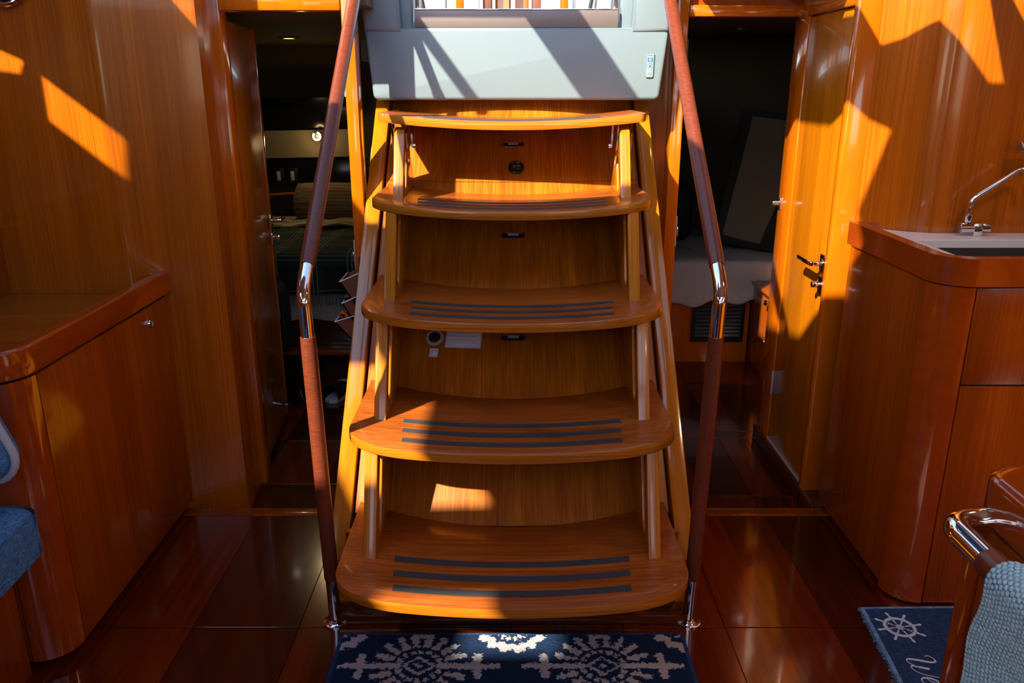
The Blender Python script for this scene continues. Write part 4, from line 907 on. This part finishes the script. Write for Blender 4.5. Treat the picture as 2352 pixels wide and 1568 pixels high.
def bolster(name, label, x0, x1, y, z, r_, material):
    t = thing(name, label, 'pillow', ((x0+x1)/2, y, z-r_)); L = x1-x0
    obj('body', MB().lathe([(0, -0.01), (r_*0.6, -0.008), (r_*0.9, 0.01), (r_, 0.05), (r_*1.02, L/2), (r_, L-0.05), (r_*0.9, L-0.01), (r_*0.6, L+0.008), (0, L+0.01)], (x0, y, z), (1, 0, 0), 28), material, t, smooth=60)
    obj('seam_cord', MB().tube([(x0+0.02, y+r_*0.97*math.cos(a), z+r_*0.97*math.sin(a)) for a in [2*PI*k/24 for k in range(25)]], 0.004, 6, cap=False), material, t)
bolster('bolster_pillow', 'brown striped bolster pillow lying on the left berth', -1.33, -0.84, 5.02, 0.715, 0.125, 'bolster')
tg = obj('folded_throw', MB().grid(lambda u, v: (-1.45+0.92*u, 4.70+0.28*v, 0.628+0.012*math.sin(v*9+u*2)+0.006*math.sin(u*30)), 40, 10, thick=(0, 0, -0.012)), 'cream_sheet', None, smooth=60); tag(tg, 'cream striped fringed throw folded beside the bolster pillow', 'throw')
# padded band, dark locker, switches and reading lamp along the hull
sh = thing('headboard_panel', 'padded cream band over dark panel with switches in left cabin', 'headboard', (-1.5, 5.3, 0.9))
obj('padded_band', MB().grid(lambda u, v: (-2.03+1.0*u, 5.32-0.25*u*0+0.0, 0.955+0.17*v+0.02*u), 12, 6, thick=(0, 0.06, 0)), 'cabin_panel', sh)
obj('dark_panel', B(-2.03, -0.95, 5.34, 5.40, 0.72, 0.955, bev=0.003), 'dark_glass', sh)
obj('rail_strip', MB().tube([(-2.0, 5.33, 0.70), (-1.2, 5.33, 0.755)], 0.008, 8), 'wood_trim', sh)
obj('locker_opening', B(-2.03, -1.05, 5.36, 5.42, 1.13, 1.34, bev=0.003), 'dark_glass', sh)
for k, x in enumerate((-1.52, -1.43)):
    sw = obj('switch_frame', B(x-0.035, x+0.035, 5.332, 5.341, 0.80, 0.90, bev=0.004), 'black', sh); obj('rocker', B(x-0.012, x+0.012, 5.326, 5.333, 0.82, 0.88, bev=0.003), 'plastic_grey', sw)
lx, ly, lz = -1.235, 5.25, 1.105
lp_ = thing('reading_lamp', 'small round lit reading lamp in the left cabin', 'lamp', (lx, ly, lz-0.03))
obj('glow_ring', MB().tube([(lx+0.022*math.cos(a), ly, lz+0.022*math.sin(a)) for a in [PI*0.85+PI*1.7*k/24-0.3 for k in range(25)]], 0.006, 8), 'lamp_glow', lp_)
obj('shade', MB().lathe([(0, 0.03), (0.02, 0.03), (0.026, 0.0), (0.024, 0.0), (0.018, 0.026), (0, 0.026)], (lx, ly+0.005, lz), (0, 1, 0), 20), 'black', lp_)
obj('arm', MB().tube([(lx, ly+0.02, lz), (lx+0.02, ly+0.10, lz+0.02)], 0.006, 8), 'chrome', lp_)
pl_ = bpy.data.lights.new('reading_light', 'POINT'); pl_.energy = 0.6; pl_.color = (1, 0.68, 0.28); pl_.shadow_soft_size = 0.03
po = bpy.data.objects.new('reading_light', pl_); C.objects.link(po); po.location = (lx, ly-0.06, lz-0.01)
dx_, dy_ = -1.20, 4.62
dl = thing('ceiling_downlight', 'lit ceiling downlight in the left cabin', 'lamp', (dx_, dy_, 1.645))
obj('bezel', MB().lathe([(0.030, 0), (0.055, 0), (0.052, -0.006), (0.030, -0.010), (0.030, 0)], (dx_, dy_, 1.66)), 'bronze', dl)
obj('lens', MB().lathe([(0, -0.006), (0.030, -0.006), (0.030, -0.002), (0, -0.002)], (dx_, dy_, 1.66)), 'lamp_glow', dl)
pl_ = bpy.data.lights.new('downlight_light', 'SPOT'); pl_.energy = 3.5; pl_.color = (1, 0.72, 0.36); pl_.spot_size = 2.4; pl_.shadow_soft_size = 0.03
po = bpy.data.objects.new('downlight_light', pl_); C.objects.link(po); po.location = (dx_, dy_, 1.640)
# leather tidy hanging on the stair side of the doorway
og = thing('leather_organiser', 'brown leather wall organiser with three gaping pockets beside the stairs', 'organiser', (-0.53, 2.74, 0.56))
obj('back_sheet', B(-0.5145, -0.511, 2.64, 2.785, 0.50, 0.86, bev=0.001), 'leather_brown', og)
for k, (zt_, depth) in enumerate(((0.775, 0.065), (0.700, 0.062), (0.635, 0.090))):
    p = [(-0.515, zt_-0.10), (-0.515-depth, zt_+0.004), (-0.515-depth+0.003, zt_+0.006), (-0.515, zt_-0.09)]
    pk_ = obj('pocket', MB().prism([(-0.515, zt_-0.11), (-0.515-depth, zt_), (-0.515-depth+0.003, zt_+0.003), (-0.515, zt_-0.102)], 'y', 2.645, 2.78), 'leather_brown', og)
    for y in (2.645, 2.777): obj('gusset', MB().prism([(-0.515, zt_-0.11), (-0.515-depth, zt_), (-0.515, zt_+0.03)], 'y', y, y+0.003), 'leather_brown', pk_)
    obj('edge_piping', MB().tube([(-0.515, 2.643, zt_+0.03), (-0.515-depth, 2.643, zt_+0.002), (-0.515-depth, 2.782, zt_+0.002)], 0.0022, 6), 'paper', pk_)
tr_ = thing('torch', 'small black and yellow torch in the middle leather pocket', 'torch', (-0.555, 2.70, 0.69))
obj('head', MB().lathe([(0, 0.0), (0.012, 0.001), (0.014, 0.012), (0.011, 0.03), (0, 0.03)], (-0.575, 2.68, 0.712), (0.9, 0, 0.2), 16), 'black', tr_); obj('yellow_band', B(-0.560, -0.535, 2.672, 2.70, 0.712, 0.730, bev=0.004), 'yellow', tr_)
cb_ = thing('orange_cord', 'coil of orange cord in the lowest leather pocket', 'cord', (-0.57, 2.70, 0.62))
obj('coil', MB().tube([(-0.590+0.018*math.cos(a)+0.002*a, 2.69+0.004*a, 0.640+0.014*math.sin(a)) for a in [k*0.4 for k in range(28)]], 0.0028, 6), 'orange', cb_); obj('clasp', B(-0.598, -0.583, 2.685, 2.70, 0.626, 0.640, bev=0.003), 'black', cb_)
# shoes on the cabin floor
def shoe(x, y, rot, label, up='shoe_white', L=0.26):
    t = thing('shoe', label, 'shoe', (x, y, LOW), 'shoes on the left cabin floor')
    sole = MB(); pr = [(0.035, 0.0), (0.043, 0.07), (0.046, 0.17), (0.032, 0.235), (0.0, L)]
    pts = [(a, b_-L/2) for a, b_ in pr]+[(-a*0.9, b_-L/2) for a, b_ in pr[::-1][1:]]+[(0.0, -L/2-0.015)]
    sole.prism(pts, 'z', LOW+0.001, LOW+0.022, bev=0.003); so_ = obj('sole', sole, 'shoe_white', t)
    upm = MB().grid(lambda u, v: ((0.042-0.010*v)*math.cos(u*PI)*(1-0.25*max(0, (v*0+abs(0)))), -L/2+L*v*0.97, LOW+0.022+math.sin(u*PI)*(0.075-0.045*v)), 10, 10)
    ub = obj('upper', upm, up, t, smooth=60); lc = MB()
    for k in range(4): yy = -0.01+0.022*k; lc.tube([(-0.018, yy, LOW+0.072-0.006*k), (0, yy, LOW+0.079-0.006*k), (0.018, yy, LOW+0.072-0.006*k)], 0.003, 6)
    obj('laces', lc, 'paper', t)
    for c in t.children:
        for v in c.data.vertices: pass
    # parts were built about the world origin in plan: bring them home
    for c in t.children: c.location = (0, 0, 0)
    for c in t.children:
        for v in c.data.vertices: v.co = v.co+Vector((x, y, LOW))+Vector((0, 0, -LOW))
    t.rotation_euler.z = rot; return t
shoe(-1.00, 3.72, 0.4, 'white soled dark shoe in front, on the left cabin floor', 'shoe_dark')
shoe(-0.84, 3.76, -0.3, 'white soled dark shoe behind the handrail, on the left cabin floor', 'shoe_dark')
bag = obj('laundry_bag', cushion(MB(), -1.34, -1.17, 3.66, 3.84, LOW, 0.10, 0.05, 0.02), 'shoe_white', None, smooth=60); tag(bag, 'crumpled white bag behind the open left door', 'bag')
cap = thing('dark_holdall', 'dark holdall with yellow lining standing by the left berth', 'bag', (-1.22, 3.82, 0.12))
obj('body', cushion(MB(), -1.33, -1.12, 3.72, 3.93, 0.12, 0.50, 0.05, 0.02), 'velvet', cap, smooth=60)
obj('lining', MB().lathe([(0, 0.02), (0.05, 0.018), (0.07, 0.0)], (-1.22, 3.82, 0.515), n=16), 'yellow', cap)
obj('strap', MB().tube([(-1.30, 3.75, 0.48), (-1.27, 3.73, 0.56), (-1.17, 3.73, 0.57), (-1.13, 3.75, 0.48)], 0.008, 8), 'black', cap)

# ------------------------------------------------------------------ right aft cabin
struct('wall_cabin_right_outer', B(2.04, 2.1, 3.235, 5.5, LOW, 1.70), 'cabin_panel', None, 'hull side of the right cabin', cat='wall')
struct('wall_cabin_right_front', B(1.13, 2.1, 3.19, 3.235, LOW, 1.70), 'wood_panel', None, 'cabin side of the right bulkhead', cat='wall')
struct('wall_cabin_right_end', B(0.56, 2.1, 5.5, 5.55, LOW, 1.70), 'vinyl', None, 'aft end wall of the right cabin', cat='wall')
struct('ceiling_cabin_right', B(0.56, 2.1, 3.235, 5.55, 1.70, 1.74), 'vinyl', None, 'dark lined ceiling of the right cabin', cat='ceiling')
b2 = thing('berth', 'wooden berth with black louvre in the right cabin', 'bed', (1.2, 4.8, LOW))
obj('front_board', B(0.60, 1.30, 4.25, 4.275, LOW, 0.40, bev=0.003), 'wood_trim', b2)
obj('mattress', cushion(MB(), 0.60, 2.03, 4.24, 5.48, 0.40, 0.50, 0.03, 0.01), 'mattress', b2, smooth=60)
vg = obj('louvre_frame', MB().plate([(0.985, 0.062), (1.272, 0.062), (1.272, 0.292), (0.985, 0.292)], [[(1.005, 0.082), (1.252, 0.082), (1.252, 0.272), (1.005, 0.272)]], 0.010, Matrix(((1, 0, 0, 0), (0, 0, -1, 4.244), (0, 1, 0, 0), (0, 0, 0, 1)))), 'black', b2)
obj('louvre_back', B(1.0, 1.256, 4.2475, 4.2495, 0.078, 0.276), 'gap', vg)
for k in range(9):
    z = 0.090+0.0215*k; obj('slat', MB().prism([(4.238, z), (4.2465, z+0.012), (4.2470, z+0.015), (4.2385, z+0.003)], 'x', 1.004, 1.253), 'black', vg)
lk = thing('locker', 'dark wooden locker with round latches beside the right berth', 'locker', (1.45, 3.9, LOW))
obj('body', B(1.30, 2.03, 3.55, 4.24, LOW, 0.395, bev=0.003), 'wood_cabinet', lk)
obj('top', B(1.285, 2.03, 3.54, 4.24, 0.395, 0.412, bev=0.003), 'wood_cabinet', lk)
dd = obj('door', MB().plate(rrect(-4.16, -3.62, -0.02, 0.36, 0.03), [], 0.006, Matrix(((0, 0, -1, 1.298), (-1, 0, 0, 0), (0, 1, 0, 0), (0, 0, 0, 1)))), 'wood_cabinet', lk)
for (y, z) in ((3.90, 0.372), (3.905, 0.168)): obj('knob', MB().lathe([(0, 0.034), (0.013, 0.032), (0.015, 0.024), (0.008, 0.016), (0.008, 0.004), (0.014, 0)], (1.294, y, z), (-1, 0, 0), 18), 'chrome', dd)
bs = thing('bedspread', 'white bedspread with wavy hem hanging over the right berth', 'bedspread', (1.2, 4.4, 0.28))
def spread(u, v):
    x = 0.60+1.05*u; s = v*0.95; hem = 0.015*math.sin(u*30)+0.012*math.sin(u*13+1)+(0.13*max(0, (u-0.62)/0.38) if u > 0.62 else 0)
    drop = 0.215-hem
    if s < 0.25: t = s/0.25; return (x, 4.228-0.014*(1-t)+0.010*math.sin(u*26)*(1-t), 0.505-drop*(1-t))
    if s < 0.30: a = (s-0.25)/0.05*PI/2; return (x, 4.228+0.03*(1-math.cos(a)), 0.505+0.012*math.sin(a))
    return (x, 4.258+(s-0.30)*1.1, 0.517+0.008*math.sin(u*15+s*8))
obj('cloth', MB().grid(spread, 80, 36, thick=(0, 0.006, -0.006)), 'sheet', bs, smooth=60)
# big upholstered back pads leaning on the berth
bp = thing('leaning_backrest', 'large dark upholstered pad leaning on the right berth', 'backrest', (1.35, 4.55, 0.54))
T = Matrix.Translation((1.30, 4.50, 0.56))@Matrix.Rotation(math.radians(-14), 4, 'X')@Matrix.Rotation(math.radians(7), 4, 'Y')@Matrix(((1, 0, 0, 0), (0, 0, -1, 0), (0, 1, 0, 0), (0, 0, 0, 1)))
obj('shell', MB().plate([(-0.17, 0.0), (-0.06, -0.015), (0.10, -0.03), (0.34, -0.03), (0.40, 0.74), (-0.10, 0.74)], [], 0.06, T, bev=0.015), 'velvet', bp, smooth=60)
obj('face_panel', MB().plate([(-0.13, 0.035), (-0.02, 0.015), (0.085, 0.005), (0.17, 0.30), (0.235, 0.70), (-0.05, 0.70)], [], 0.02, T@Matrix.Translation((0, 0, 0.030)), bev=0.006), 'taupe', bp, smooth=60)
p3 = obj('back_pillow', cushion(MB(), 0.72, 1.06, 4.75, 4.95, 0.53, 0.86, 0.06, 0.02), 'velvet', None, smooth=60); tag(p3, 'dark pillow in the shadow at the back of the right berth', 'pillow')

# ------------------------------------------------------------------ saloon ceiling downlights (above and behind the camera)
for k, (x, y, lab) in enumerate(((-1.15, 0.1, 'port side forward'), (1.15, 0.1, 'starboard side forward'), (1.45, 1.65, 'over the galley'))):
    d = thing('saloon_downlight', 'warm saloon ceiling downlight ' + lab, 'lamp', (x, y, CEIL-0.006), 'saloon downlights')
    obj('bezel', MB().lathe([(0.022, 0), (0.036, 0), (0.034, -0.004), (0.022, -0.006), (0.022, 0)], (x, y, CEIL)), 'chrome', d)
    obj('lens', MB().lathe([(0, -0.003), (0.022, -0.003), (0.022, -0.001), (0, -0.001)], (x, y, CEIL)), 'lamp_glow', d)
    q = bpy.data.lights.new('saloon_lamp', 'SPOT'); q.energy = 10 if x > 1.3 else 5; q.color = (1, 0.64, 0.32); q.spot_size = 2.6; q.spot_blend = 0.6; q.shadow_soft_size = 0.05
    qo = bpy.data.objects.new('saloon_lamp', q); C.objects.link(qo); qo.location = (x, y, CEIL-0.02)

# unlit ceiling lamp in the right cabin
dl2 = thing('ceiling_downlight', 'unlit ceiling lamp in the dark right cabin', 'lamp', (1.22, 4.62, 1.69))
obj('bezel', MB().lathe([(0.030, 0), (0.060, 0), (0.056, -0.008), (0.030, -0.012), (0.030, 0)], (1.22, 4.62, 1.70)), 'bronze', dl2)
obj('lens', MB().lathe([(0, -0.008), (0.030, -0.008), (0.030, -0.002), (0, -0.002)], (1.22, 4.62, 1.70)), 'plastic_grey', dl2)
